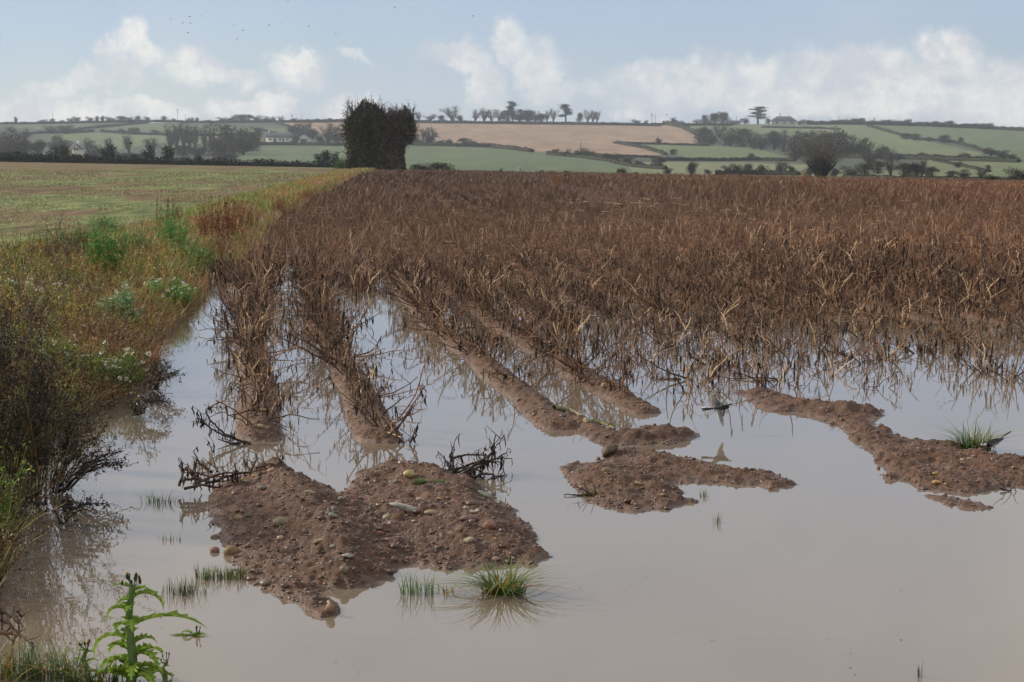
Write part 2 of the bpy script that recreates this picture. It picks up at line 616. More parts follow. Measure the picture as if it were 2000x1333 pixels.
def gz(X, Y, fine=True):
    X = np.asarray(X, float); Y = np.asarray(Y, float)
    X, Y = np.broadcast_arrays(X, Y)
    shp = X.shape
    X = X.ravel(); Y = Y.ravel()
    near = Y < 22
    tiltm = -0.0175 * X * sm(Y, 45, 190)
    # mean level of the potato ground
    zm = -0.17 + 0.18 * sm(Y, 20 - np.clip(X, -4, 6) * 0.45, 31 - np.clip(X, -4, 6) * 1.0) + 0.06 * sm(Y, 30, 50)
    zm = zm + (fbm(X * 0.5, Y * 0.25, 3, 3) - 0.5) * 0.10 * sm(Y, 17, 24)
    z = zm.copy()
    # ridges
    xr = X - row_off(Y)
    wob = (fbm(Y * 0.8, xr * 0.4, 5, 3) - 0.5)
    for x0, ye in zip(ROW0, ROW_END):
        crest = 0.065 + 0.05 * wob
        amp = (crest - zm) * (1 - sm(ye + wob * 0.3 - Y, 0.0, 0.45))
        hw = 0.235 + 0.06 * wob
        z = np.maximum(z, zm + amp * np.exp(-np.abs((xr - x0 + wob * .12) / hw) ** 2.6))
    k = (xr - 2.25) / 0.76
    other = 0.16 * np.cos((k - np.round(k)) * 2 * np.pi) * (xr > 1.95)
    other = other + 0.10 * np.cos((xr - 0.06) / 0.7 * 2 * np.pi) * ((xr > -0.3) & (xr < 0.45)) * sm(Y, 24, 30)
    z = np.maximum(z, zm + np.maximum(other, -0.02) * (0.35 + 0.65 * sm(Y, 15, 22)) * sm(Y, 13.5, 15.5) * (1 - sm(Y, 90, 160)))
    # the bank on the left, then the sown field behind it
    d = shore_x(Y) + (fbm(X * 1.3, Y * 1.3, 9, 3) - 0.5) * 0.35 * (1 - sm(Y, 30, 60)) - X
    bank = -0.2 + 0.2 * sm(d, -0.35, 0.0) + 0.20 * sm(d, -0.02, 0.55) + 0.14 * sm(d, 0.4, 2.2)
    bank = bank + (fbm(X * 2.2, Y * 2.2, 21, 3) - 0.5) * 0.12 * sm(d, 0, 0.6) * (1 - sm(d, 1.5, 3.5))
    z = np.where(d > -0.35, np.maximum(z, bank), z)
    far_bank = sm(Y, 40, 70)
    z = z + far_bank * 0.12 * sm(d, -0.3, 0.4) * (1 - sm(d, 0.8, 2.5))
    # islands at the front
    if near.any():
        Xn, Yn = X[near], Y[near]
        zn = z[near]
        rough = fbm(Xn * 9, Yn * 9, 31, 3) - 0.5
        xw = Xn + (fbm(Xn * 7, Yn * 7, 41, 4) - 0.5) * 0.13
        yw = Yn + (fbm(Xn * 7 + 50, Yn * 7, 43, 4) - 0.5) * 0.16
        hump = np.zeros_like(zn)
        for P, h, s in HUMPS:
            hump = np.maximum(hump, h * np.exp(-(seg_dist(xw, yw, P, False) / s) ** 2))
        for P, h, L in ISLES:
            lo, hi = P.min(0) - 0.6, P.max(0) + 0.6
            q = (Xn > lo[0]) & (Xn < hi[0]) & (Yn > lo[1]) & (Yn < hi[1])
            if not q.any():
                continue
            dd = seg_dist(xw[q], yw[q], P, True)
            ins = inside(xw[q], yw[q], P)
            rise = 1 - np.exp(-dd / (L * 0.5))
            zi = np.where(ins, rise * (h * 0.85 + hump[q] * 0.9 + rough[q] * 0.035) + 0.002, -dd * 0.45)
            zn[q] = np.maximum(zn[q], zi)
        if fine:
            up = sm(zn, -0.03, 0.015)
            zn = zn + up * (rough * 0.016 + bumps(Xn, Yn, 0.15, 9) * 0.022 + bumps(Xn, Yn, 0.075, 3) * 0.022 + bumps(Xn, Yn, 0.034, 5) * 0.012 + (fbm(Xn * 45, Yn * 45, 61, 3) - 0.5) * 0.009 - 0.006)
        z[near] = zn
    if fine:
        f = ~near
        z[f] = z[f] + (fbm(X[f] * 4, Y[f] * 4, 71, 3) - 0.5) * 0.05 * (1 - sm(Y[f], 60, 120))
    # beyond the far edge of the field the land falls into the valley
    z = z + tiltm + 0.02 * sm(Y, 100, 215) - 3.0 * sm(Y, 222, 262)
    return z.reshape(shp)


def gpt(x, y, z0=0.0):
    """where the view ray through a photo pixel meets the ground (never below the water)"""
    Z = z0
    for _ in range(12):
        p = flat(x, y, Z)
        Z = 0.5 * Z + 0.5 * float(max(0.0 if p[1] < 45 else -9, gz(p[0], p[1])))
    p = flat(x, y, Z)
    return np.array([p[0], p[1], Z])


def ground_mesh():
    ys = [3.0]
    while ys[-1] < 262:
        Y = ys[-1]
        ys.append(Y * (1 + (0.02 if Y < 5.6 else 0.0021 if Y < 16 else 0.003 if Y < 28 else 0.006 if Y < 100 else 0.012)))
    ys = np.array(ys)
    nx = 900
    ts = np.linspace(-0.40, 0.40, nx)
    Yg = np.repeat(ys[:, None], nx, 1)
    Xg = ts[None] * Yg
    Zg = np.concatenate([gz(Xg[i:i + 64], Yg[i:i + 64]) for i in range(0, len(ys), 64)])
    V = np.stack([Xg, Yg, Zg], -1).reshape(-1, 3)
    idx = np.arange(len(ys) * nx).reshape(len(ys), nx)
    F = np.stack([idx[:-1, :-1], idx[:-1, 1:], idx[1:, 1:], idx[1:, :-1]], -1).reshape(-1, 4)
    # true surface colours: red-brown earth, sown field, bank
    X, Y = Xg.ravel(), Yg.ravel()
    d = shore_x(Y) - X
    n1 = fbm(X * 1.7, Y * 1.7, 81, 4)[:, None]
    n2 = fbm(X * 0.22, Y * 0.10, 83, 4)[:, None]
    earth = np.array([0.086, 0.041, 0.022]) * (0.75 + 0.5 * n1)
    straw = np.array([0.045, 0.021, 0.012])
    earth = earth * (1 - 0.7 * sm(Y, 22, 50)[:, None]) + straw * 0.7 * sm(Y, 22, 50)[:, None]
    bank = np.array([0.10, 0.075, 0.042]) * (0.6 + 0.8 * n1)
    green = np.array([0.145, 0.170, 0.060]); bare = np.array([0.140, 0.088, 0.048])
    pat = np.clip(sm(n2[:, 0], 0.42, 0.62) - 0.55 * sm(Y, 60, 150) * sm(d, 8, 30), 0, 1)
    pat = np.clip(pat * 0.8 + 0.35 * sm(fbm(X * 1.1, Y * 0.30, 87, 4), 0.40, 0.62) + 0.25 * (1 - sm(Y, 26, 60)), 0, 1)[:, None]
    wl = 1 + Y / 25
    cl = fbm(X * 3.2, Y * 4 / wl, 89, 4)[:, None]
    field = (bare * (1 - pat) + green * pat) * (0.25 + 1.35 * cl)
    a = sm(d, -0.05, 0.2)[:, None]
    fl = sm(d + (n1[:, 0] - .5) * 1.5, 2.0 + 0 * Y, 3.4 + 0 * Y)[:, None]
    C = earth * (1 - a) + (bank * (1 - fl) + field * fl) * a
    return mesh_np('ground', V, C, np.zeros((0, 3), int), F, M_GROUND, smooth=True)


def mud_material():
    m = bpy.data.materials.new('earth')
    m.use_nodes = True
    t = m.node_tree; t.nodes.clear()
    k = NB(t)
    o = k.n('ShaderNodeOutputMaterial'); p = k.n('ShaderNodeBsdfPrincipled')
    a = k.n('ShaderNodeAttribute', attribute_name='Col')
    g = k.n('ShaderNodeNewGeometry')
    pos = g.outputs['Position']
    sp = k.n('ShaderNodeSeparateXYZ'); t.links.new(pos, sp.inputs[0])
    nz = k.noise(pos, 22.0, 7.0, 0.7)
    nf = k.noise(pos, 140.0, 4.0, 0.7)
    col = k.mix(1.0, a.outputs[0], k.combine(*(k.ramp(nz, 0.28, 0.72, 0.55, 1.45),) * 3), 'MULTIPLY')
    col = k.mix(1.0, col, k.combine(*(k.ramp(nf, 0.3, 0.7, 0.65, 1.35),) * 3), 'MULTIPLY')
    # grit: small pale specks
    vo = k.n('ShaderNodeTexVoronoi', feature='F1'); t.links.new(pos, vo.inputs['Vector']); vo.inputs['Scale'].default_value = 75.0
    hsep = k.n('ShaderNodeSeparateColor'); t.links.new(vo.outputs['Color'], hsep.inputs[0])
    speck = k.math('MULTIPLY', k.ramp(vo.outputs['Distance'], 0.42, 0.28), k.math('GREATER_THAN', hsep.outputs[0], 0.86))
    speck = k.math('MULTIPLY', speck, k.ramp(sp.outputs[1], 14.0, 24.0, 0.75, 0.0))
    col = k.mix(speck, col, k.mix(hsep.outputs[1], (0.30, 0.20, 0.12), (0.24, 0.22, 0.19)))
    # silt left by the flood: smooth, slightly paler film just above the waterline
    wetz = k.math('ADD', sp.outputs[2], k.math('MULTIPLY', k.math('SUBTRACT', k.noise(pos, 5.0, 4.0, 0.6), 0.5), 0.05))
    wet = k.ramp(wetz, 0.030, 0.006)
    wet = k.math('MULTIPLY', wet, k.ramp(sp.outputs[1], 40.0, 60.0, 1.0, 0.0))
    col = k.mix(k.math('MULTIPLY', wet, 0.35), col, (0.150, 0.088, 0.058))
    k._in(p, 'Base Color', col)
    k._in(p, 'Roughness', k.math('SUBTRACT', 0.72, k.math('MULTIPLY', wet, 0.42)))
    k._in(p, 'Specular IOR Level', k.ramp(sp.outputs[1], 14.0, 30.0, 0.34, 0.06))
    bn = k.n('ShaderNodeBump'); k._in(bn, 'Strength', 0.8); k._in(bn, 'Distance', 0.012)
    k._in(bn, 'Height', k.math('ADD', k.noise(pos, 55.0, 6.0, 0.7), k.math('MULTIPLY', speck, 0.3)))
    t.links.new(bn.outputs[0], p.inputs['Normal'])
    t.links.new(p.outputs[0], o.inputs[0])
    return m


def water_material():
    m = bpy.data.materials.new('flood_water')
    m.use_nodes = True
    t = m.node_tree; t.nodes.clear()
    k = NB(t)
    o = k.n('ShaderNodeOutputMaterial'); p = k.n('ShaderNodeBsdfPrincipled')
    g = k.n('ShaderNodeNewGeometry'); pos = g.outputs['Position']
    n = k.noise(k.vmath('MULTIPLY', pos, (1.0, 0.45, 1.0)), 0.9, 3.0, 0.5)
    k._in(p, 'Base Color', k.mix(n, (0.150, 0.117, 0.084), (0.178, 0.142, 0.106)))
    k._in(p, 'Roughness', 0.014)
    k._in(p, 'IOR', 1.80)
    k._in(p, 'Specular IOR Level', 0.5)
    bn = k.n('ShaderNodeBump'); k._in(bn, 'Strength', 0.045); k._in(bn, 'Distance', 0.01)
    rip = k.noise(k.vmath('MULTIPLY', pos, (1.0, 1.8, 1.0)), 5.0, 2.0, 0.5)
    k._in(bn, 'Height', k.math('ADD', rip, k.math('MULTIPLY', k.noise(pos, 24.0, 2.0, 0.5), 0.12)))
    t.links.new(bn.outputs[0], p.inputs['Normal'])
    t.links.new(p.outputs[0], o.inputs[0])
    return m


M_GROUND = mud_material()
M_WATER = water_material()
obj('ground', ground_mesh(), kind='structure')
wb = Buf()
gx, gy = np.meshgrid(np.linspace(-30, 40, 60), np.linspace(-6, 44, 50))
gi = np.arange(gx.size).reshape(gx.shape)
wb.add(np.stack([gx, gy, 0 * gx], -1).reshape(-1, 3), np.stack([gi[:-1, :-1], gi[:-1, 1:], gi[1:, 1:], gi[1:, :-1]], -1).reshape(-1, 4), (0.2, 0.15, 0.1))
obj('water', wb.mesh('water', M_WATER, True), kind='structure')

# ------------------------------------------------------------------ hillside across the valley
HY = [240, 248, 270, 285, 300, 315, 330, 340, 350, 362, 372]
HD = [1650, 1520, 1260, 1060, 880, 720, 560, 460, 360, 285, 240]


def crest_y(x):
    return np.interp(x, [-700, 0, 200, 420, 600, 700, 870, 1100, 1300, 1450, 1600, 1700, 1800, 1900, 2000, 2700],
                     [248, 243.5, 240, 240.5, 239, 237, 238.5, 241, 243.5, 243, 242.5, 243, 246, 250, 256, 285])


def hill_D(x, y):
    return np.interp(y, HY, HD) + 40 * np.sin(np.asarray(x) / 190.0) * sm(y, 372, 330)


def hpt(x, y):
    return at(x, y, hill_D(x, y))


def rings(P, X, Y, soft=0.0):
    return inside(X, Y, np.array(P, float))


G1, G2, G3 = (0.092, 0.120, 0.062), (0.118, 0.138, 0.068), (0.15, 0.158, 0.085)
FIELDS = [
    ([(10, 244), (178, 242), (160, 250), (110, 253), (45, 251), (20, 249)], G1), ([(205, 252), (290, 240), (560, 252), (555, 262), (330, 264), (200, 256)], G1),
    ([(100, 258), (330, 266), (325, 277), (230, 292), (150, 278), (100, 270)], G2), ([(330, 268), (480, 268), (480, 292), (330, 290)], (0.11, 0.14, 0.08)),
    ([(492, 287), (675, 286), (690, 330), (560, 331), (440, 325), (470, 305)], G1), ([(30, 308), (300, 312), (300, 322), (120, 318)], G3),
    ([(520, 236), (700, 234), (1298, 244), (1340, 252), (1372, 272), (1360, 281), (1205, 281), (1300, 296), (1283, 306), (1212, 304), (1125, 298), (1044, 297), (901, 281), (796, 268), (640, 264), (560, 246)], (0.24, 0.170, 0.118)),
    ([(690, 288), (870, 287), (1010, 293), (1080, 300), (1180, 315), (1240, 330), (1260, 350), (700, 345)], G1),
    ([(1215, 283), (1380, 284), (1470, 290), (1550, 310), (1480, 313), (1350, 309), (1260, 292)], G2),
    ([(1220, 318), (1330, 317), (1470, 318), (1580, 322), (1560, 342), (1240, 342)], G3),
    ([(1330, 246), (1500, 243), (1700, 245), (1740, 260), (1800, 274), (1920, 300), (1900, 306), (1760, 300), (1640, 285), (1560, 266), (1450, 262), (1380, 264)], G2),
    ([(1692, 245), (1800, 247), (2000, 257), (2700, 290), (2700, 330), (2000, 312), (1930, 300), (1880, 280), (1740, 260)], G1),
    ([(1800, 312), (2010, 317), (2100, 320), (2100, 345), (1820, 345)], G2),
    ([(1560, 335), (1700, 333), (1850, 338), (1950, 345), (1900, 352), (1500, 350)], G2),
]
hx = np.linspace(-700, 2700, 900)
hs = np.linspace(0, 1, 170)
hyy = crest_y(hx)[None] * (1 - hs[:, None]) + 372 * hs[:, None]
hxx = np.repeat(hx[None], len(hs), 0)
HV = hpt(hxx, hyy)
wx = hxx + (fbm(hxx * 0.03, hyy * 0.1, 91, 3) - 0.5) * 8
wy = hyy + (fbm(hxx * 0.02, hyy * 0.1, 93, 3) - 0.5) * 2.0
HC = np.broadcast_to(np.array([0.062, 0.072, 0.048]), HV.shape).copy()
for P, c in FIELDS:
    HC[rings(P, wx, wy)] = c
HC *= (0.85 + 0.3 * fbm(hxx * 0.03, hyy * 0.15, 95, 4))[..., None]
# stubble drills run across the brown field: lighter and darker bands in the soil colour
br = rings(FIELDS[6][0], wx, wy)
HC[br] *= (0.9 + 0.2 * (vnoise(hxx * 0.012 + hyy * 0.9, hyy * 1.6 - hxx * 0.06, 97) > 0.5))[br][:, None]
# land beyond the crest falls away
back = HV[0].copy(); back[:, 1] += 260; back[:, 2] -= 30
HV = np.concatenate([back[None], HV]); HC = np.concatenate([HC[:1], HC])
hi = np.arange(HV.shape[0] * HV.shape[1]).reshape(HV.shape[:2])
HF = np.stack([hi[:-1, :-1], hi[1:, :-1], hi[1:, 1:], hi[:-1, 1:]], -1).reshape(-1, 4)
M_HILL = material('hill_pasture', 0.9, noise_scale=0.12, noise_amt=0.16, spec=0.1)
obj('hillside', mesh_np('hillside', HV.reshape(-1, 3), HC.reshape(-1, 3), np.zeros((0, 3), int), HF, M_HILL, True), kind='structure')
# ------------------------------------------------------------------ dead potato haulm
STEM_COLS = np.array([(0.160, 0.083, 0.046), (0.092, 0.050, 0.031), (0.25, 0.145, 0.080), (0.46, 0.32, 0.19), (0.052, 0.032, 0.022)])
BLACK = np.array([0.022, 0.017, 0.014])


def crooked(r, n, L, lean, azi, K=6, kink=0.16):
    """n crooked stems from the origin: lean from upright, bearing azi, length L"""
    d = np.stack([np.sin(lean) * np.cos(azi), np.sin(lean) * np.sin(azi), np.cos(lean)], -1)
    P = np.zeros((n, K, 3))
    cur = np.zeros((n, 3))
    for k in range(1, K):
        d = d + r.normal(size=(n, 3)) * kink + np.array([0, 0, 0.05])
        d /= np.linalg.norm(d, axis=1, keepdims=True)
        cur = cur + d * (L / (K - 1))[:, None]
        P[:, k] = cur
    return P


def haulm(seed, n_st=8, lod=0, sprawl=0.0):
    """one withered potato plant: (stems, leaves) as array sets"""
    r = np.random.default_rng(seed)
    S, Lf = Buf(), Buf()
    n = n_st
    az = r.uniform(0, 2 * np.pi, n)
    lean = np.abs(r.normal(0.66, 0.36, n)) + (0.15 if lod else 0) + sprawl * r.uniform(0, 1, n)
    L = r.uniform(0.26, 0.52, n) + 0.14 * (lean > .9)
    K = 7 if lod == 0 else 4
    P = crooked(r, n, L, lean, az, K, 0.17 if lod == 0 else 0.25)
    P[:, 0, 2] -= 0.04
    P[..., :2] += r.normal(0, 0.035, (n, 1, 2))
    P[..., 2] = np.maximum(P[..., 2], -0.02)
    cols = STEM_COLS[r.choice(5, n, p=[.36, .24, .20, .07, .13])] * r.uniform(0.8, 1.25, (n, 1))
    if lod == 0:
        S.add(*tubes(P, np.linspace(0.0075, 0.0036, K)[None] * r.uniform(.8, 1.25, (n, 1)), cols * 0.8, 3, cols * 1.25))
        # side shoots
        m = n * 3
        i = r.integers(0, n, m); k = r.integers(2, K - 1, m)
        Q = crooked(r, m, r.uniform(0.08, 0.26, m), np.abs(r.normal(0.9, 0.4, m)), r.uniform(0, 2 * np.pi, m), 4, 0.3) + P[i, k][:, None]
        S.add(*tubes(Q, np.linspace(0.0036, 0.0018, 4)[None], cols[i], 3, cols[i] * 1.3))
        tips = np.concatenate([P[:, 3:].reshape(-1, 3), Q[:, 1:].reshape(-1, 3)])
        # blackened leaf rags that hang straight down
        m = 34
        T = tips[r.integers(0, len(tips), m)]
        ln = r.uniform(0.03, 0.15, m)
        H = np.zeros((m, 4, 3)); H[:, :, 2] = -np.linspace(0, 1, 4)[None] * ln[:, None]
        H[:, 1:, :2] += r.normal(0, 0.006, (m, 3, 2)); H += T[:, None]
        H[..., 2] = np.maximum(H[..., 2], 0.0)
        wd = np.array([0.4, 1.0, 0.8, 0.1])[None] * r.uniform(0.003, 0.009, (m, 1))
        side = rdir(m, r) * [1, 1, 0]; side /= np.linalg.norm(side, axis=1, keepdims=True) + 1e-9
        lc = np.where(r.random((m, 1)) < 0.65, BLACK, (0.10, 0.055, 0.032)) * r.uniform(0.7, 1.4, (m, 1))
        Lf.add(*ribbons(H, wd, side, lc))
        m = 12   # curled tan scraps
        Lf.add(*cards(tips[r.integers(0, len(tips), m)], r.uniform(0.008, 0.022, m), jit((0.22, 0.13, 0.07), m, .3, .06, r), r, 0.35))
    elif lod == 1:
        S.add(*tubes(P, np.linspace(0.0062, 0.0032, K)[None], cols * 0.85, 3, cols * 1.2))
        m = n + 3
        i = r.integers(0, n, m); k = r.integers(1, K - 1, m)
        Q = crooked(r, m, r.uniform(0.1, 0.26, m), np.abs(r.normal(0.8, 0.4, m)), r.uniform(0, 6.28, m), 3, 0.2) + P[i, k][:, None]
        side = rdir(m, r)
        S.add(*ribbons(Q, np.array([[.004, .0035, .002]]) * np.ones((m, 1)), side, cols[i], cols[i] * 1.3))
        m = 7
        T = P[r.integers(0, n, m), r.integers(1, K, m)]
        H = np.zeros((m, 3, 3)); H[:, :, 2] = -np.linspace(0, 1, 3)[None] * r.uniform(.03, .12, (m, 1)); H += T[:, None]
        Lf.add(*ribbons(H, np.array([[.004, .008, .001]]) * np.ones((m, 1)), rdir(m, r), BLACK * 1.3))
    else:
        w = 0.010 if lod == 2 else 0.018
        side = rdir(n, r) * [1, .4, 0.1]; side /= np.linalg.norm(side, axis=1, keepdims=True) + 1e-9
        P2 = P[:, [0, 2, 3]]
        P2[:, 0, 2] = -0.03
        S.add(*ribbons(P2, np.array([[w, w * .8, w * .35]]) * r.uniform(.7, 1.3, (n, 1)), side, cols * 0.9, cols * 1.25))
    return S, Lf


NV = 14
HA = [haulm(100 + i, [6, 5, 7, 4, 6, 7, 5][i % 7], 0, 0.5 if i % 3 == 0 else 0.0) for i in range(NV)]
HB = [haulm(200 + i, 8, 1)[0] for i in range(10)]
HBa = [x.arrays() for x in HB]
HC_ = [haulm(300 + i, 9, 2)[0].arrays() for i in range(10)]
HD_ = [haulm(400 + i, 8, 3)[0].arrays() for i in range(10)]
PROTO = []
for i, (s_, l_) in enumerate(HA):
    PROTO.append((s_.mesh('stems', M_STEM), l_.mesh('withered_leaves', M_STEM)))

# plant positions along the rows
plants = []   # X, Y, row index
rows = [(x0, e) for x0, e in zip(ROW0, [11.75, 11.75, 14.3, 13.6])]
rr = np.random.default_rng(5)
nr = 2.25
k = 4
ROWS = [(x0, i, e) for i, (x0, e) in enumerate(rows)]
for j in range(-5, 0):
    ROWS.append((-1.44 + 0.76 * j, 99, 26))
ROWS.append((0.06, 98, 24.5))
j = 0
while nr < 100:
    ROWS.append((nr, 4 + j, 14.2 if j < 3 else 14.7)); nr += 0.76; j += 1
for x0, ri, ye in ROWS:
    y = ye + rr.uniform(0.05, 0.3)
    while y < 219:
        st = 0.29 if y < 20 else 0.19 if y < 45 else 0.34 if y < 90 else 0.55
        X = x0 + row_off(y) + rr.normal(0, 0.05 + 0.22 * float(sm(y, 24, 40)))
        if abs(X) < 0.335 * y + 1.0 and X > shore_x(y) + 0.12:
            keep = True
            # bare trodden strip
            bd = abs(X - bare_x(y)) / bare_w(y)
            if y > 20 and bd < 1 and rr.random() < 0.85:
                keep = False
            if y < 40 and rr.random() < 0.10:
                keep = False
            if ri >= 4 and ri < 90 and y < 16.5 and rr.random() < 0.35:
                keep = False
            if fbm(X * 0.15, y * 0.07, 55, 3) > 0.66 and y > 45 and rr.random() < .6:
                keep = False
            if 2 <= ri < 90 and y < 22 and rr.random() < 0.14:
                keep = False
            if ri < 2 and y < 15 and rr.random() < 0.06:
                keep = False
            if keep:
                plants.append((X, y, ri))
        y += st * rr.uniform(0.6, 1.4)
plants = np.array(plants)
# leave the pool between the second and third ridge open
px_, py_ = plants[:, 0], plants[:, 1]
order = np.argsort(np.hypot(px_, py_))
plants = plants[order]
pz = np.concatenate([gz(plants[i:i + 4000, 0], plants[i:i + 4000, 1], False) for i in range(0, len(plants), 4000)])
print('plants', len(plants))


ONES = ['', 'first', 'second', 'third', 'fourth', 'fifth', 'sixth', 'seventh', 'eighth', 'ninth', 'tenth', 'eleventh', 'twelfth', 'thirteenth', 'fourteenth', 'fifteenth',
        'sixteenth', 'seventeenth', 'eighteenth', 'nineteenth']
TENS = [(20, 'twentieth', 'twenty'), (30, 'thirtieth', 'thirty'), (40, 'fortieth', 'forty'), (50, 'fiftieth', 'fifty')]


def ordinal(n):
    if n < 20:
        return ONES[n]
    t, w, p = TENS[n // 10 - 2]
    return w if n == t else p + '-' + ONES[n - t]


def haulm_label(ri, k):
    end = 'withered potato plant, %s from the near end, ' % ordinal(k)
    if ri == 0:
        return end + 'on the ridge closest to the bank'
    if ri == 1:
        return end + 'on the second ridge from the bank'
    if ri == 2:
        return end + 'on the ridge leading to the mossy branch'
    if ri == 3:
        return end + 'on the narrow ridge right of the branch'
    return end + '%s flooded row right of the narrow ridge' % ordinal(ri - 3)


made = {}
seen = {}
for i in range(300):
    X, Y, ri = plants[i]
    v = i % NV
    s = rr.uniform(0.8, 1.12) * (0.85 if ri < 2 and Y < 15.5 else 1.0)
    if v not in made:
        root = empty('potato_plant')
        obj('stems', PROTO[v][0], root)
        obj('withered_leaves', PROTO[v][1], root)
        made[v] = root
    else:
        root = copy_tree(made[v])
    root.location = (X, Y, max(pz[i], -0.12 if ri > 3 else -0.02))
    root.rotation_euler = (0, 0, rr.uniform(0, 6.28))
    root.scale = (s, s, s * rr.uniform(0.9, 1.12))
    seen[ri] = seen.get(ri, 0) + 1
    tag(root, haulm_label(int(ri), seen[ri]), 'potato plant', 'dead potato plants left standing in the flooded ridges')

st = Buf()
LA = [[a.arrays(), c.arrays()] for a, c in HA]
for i in range(300, len(plants)):
    X, Y, ri = plants[i]
    a = rr.uniform(0, 6.28); s = rr.uniform(0.8, 1.2)
    patch = 0.85 + 0.4 * float(vnoise(X * 0.12, Y * 0.05, 77))
    s *= 0.75 + 0.5 * float(vnoise(X * 0.35, Y * 0.2, 78))
    c_, s_ = math.cos(a) * s, math.sin(a) * s
    M = np.array([[c_, -s_, 0, X], [s_, c_, 0, Y], [0, 0, s, pz[i]], [0, 0, 0, 1]])
    warm = float(sm(X, 2, 25)) * float(sm(Y, 20, 60))
    tint = np.array([1.0 + .26 * warm, 0.98 + .12 * warm, 1.0]) * patch * (1 - .22 * float(sm(Y, 30, 90))) * (0.8 + 0.4 * float(vnoise(Y * 0.10 - X * 0.02, X * 0.03, 79)))
    if Y > 30:
        M[:3, :3] *= 0.88
    if Y < 30:
        for arr in LA[i % NV]:
            st.merge(arr, M, tint)
    elif Y < 60:
        st.merge(HBa[i % 10], M, tint * 1.05)
    elif Y < 110:
        st.merge(HC_[i % 10], M, tint * 1.05)
    else:
        st.merge(HD_[i % 10], M, tint * 1.05)
obj('potato_stubble', st.mesh('potato_stubble', M_STEM), label='dense stand of withered rusty brown potato haulm covering the whole field behind the flood',
    cat='dead crop', kind='stuff')
print('stubble verts', st.n)

# haulm litter lying on the soil between the rows
n = 9000
Yl = 17 * (75 / 17) ** rr.random(n); Xl = rr.uniform(-0.33, 0.33, n) * Yl
ok = (Xl > shore_x(Yl) + 0.2)
Xl, Yl = Xl[ok], Yl[ok]
zl = gz(Xl, Yl, False)
ok = zl > 0.02
Xl, Yl, zl = Xl[ok], Yl[ok], zl[ok]
n = len(Xl)
az_ = rr.uniform(0, 6.28, n); ll = rr.uniform(0.04, 0.12, n) * (1 + Yl / 40)
P = np.zeros((n, 3, 3))
for kk in range(3):
    P[:, kk, 0] = Xl + np.cos(az_) * ll * (kk - 1); P[:, kk, 1] = Yl + np.sin(az_) * ll * (kk - 1)
    P[:, kk, 2] = np.maximum(zl, 0) + 0.012 + rr.uniform(0, 0.05, n)
lit = Buf()
cc = STEM_COLS[rr.choice(5, n)]
lit.add(*tubes(P, np.full((n, 3), 1.0) * (0.004 + Yl[:, None] * 0.00012), cc, 3, cc * 1.3))
obj('fallen_stalks', lit.mesh('fallen_stalks', M_STEM), label='broken brown potato stalks littering the wet soil between the rows', cat='crop litter', kind='stuff')

# tiny floating scraps on the water
n = 110
Yf = 6.3 + rr.random(n) ** 1.3 * 11; Xf = rr.uniform(-0.28, 0.30, n) * Yf
ok = gz(Xf, Yf, False) < -0.02
C = np.stack([Xf, Yf, np.full(n, 0.002)], -1)[ok]
nn = len(C)
fb = Buf().add(*cards(C, rr.uniform(0.002, 0.008, nn), jit((0.045, 0.032, 0.022), nn, .3), rr, 0.5, np.tile([[0.03, 0.02, 1.0]], (nn, 1))))
obj('floating_scraps', fb.mesh('floating_scraps', M_STEM), label='tiny dark leaf scraps drifting on the still brown water', cat='leaf litter', kind='stuff')
# ------------------------------------------------------------------ weedy bank on the left
def bank_points(n, ymin, ymax, dmin, dmax, r, power=1.0):
    Y = ymin * (ymax / ymin) ** (r.random(n) ** power)
    d = r.uniform(dmin, dmax, n)
    X = shore_x(Y) - d
    ok = X > -0.345 * Y - 0.8
    return X[ok], Y[ok], d[ok]


def blades(X, Y, Z, H, lean, width, col, tip, r, K=4, azi=None, droop=0.5):
    n = len(X)
    az = r.uniform(0, 2 * np.pi, n) if azi is None else azi
    t = np.linspace(0, 1, K)[None, :]
    hor = lean[:, None] * H[:, None] * t ** (1 + droop)
    P = np.stack([X[:, None] + np.cos(az)[:, None] * hor, Y[:, None] + np.sin(az)[:, None] * hor,
                  Z[:, None] + H[:, None] * (t - 0.35 * lean[:, None] * t ** 2)], -1)
    P[:, 0, 2] -= 0.03
    side = np.stack([-np.sin(az), np.cos(az), 0 * az], -1)
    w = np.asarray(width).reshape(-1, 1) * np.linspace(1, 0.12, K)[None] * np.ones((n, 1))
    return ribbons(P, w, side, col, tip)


rb = np.random.default_rng(21)


def zn(name, s=1.0):
    return lambda X, Y: fbm(X * s, Y * s, name, 3)


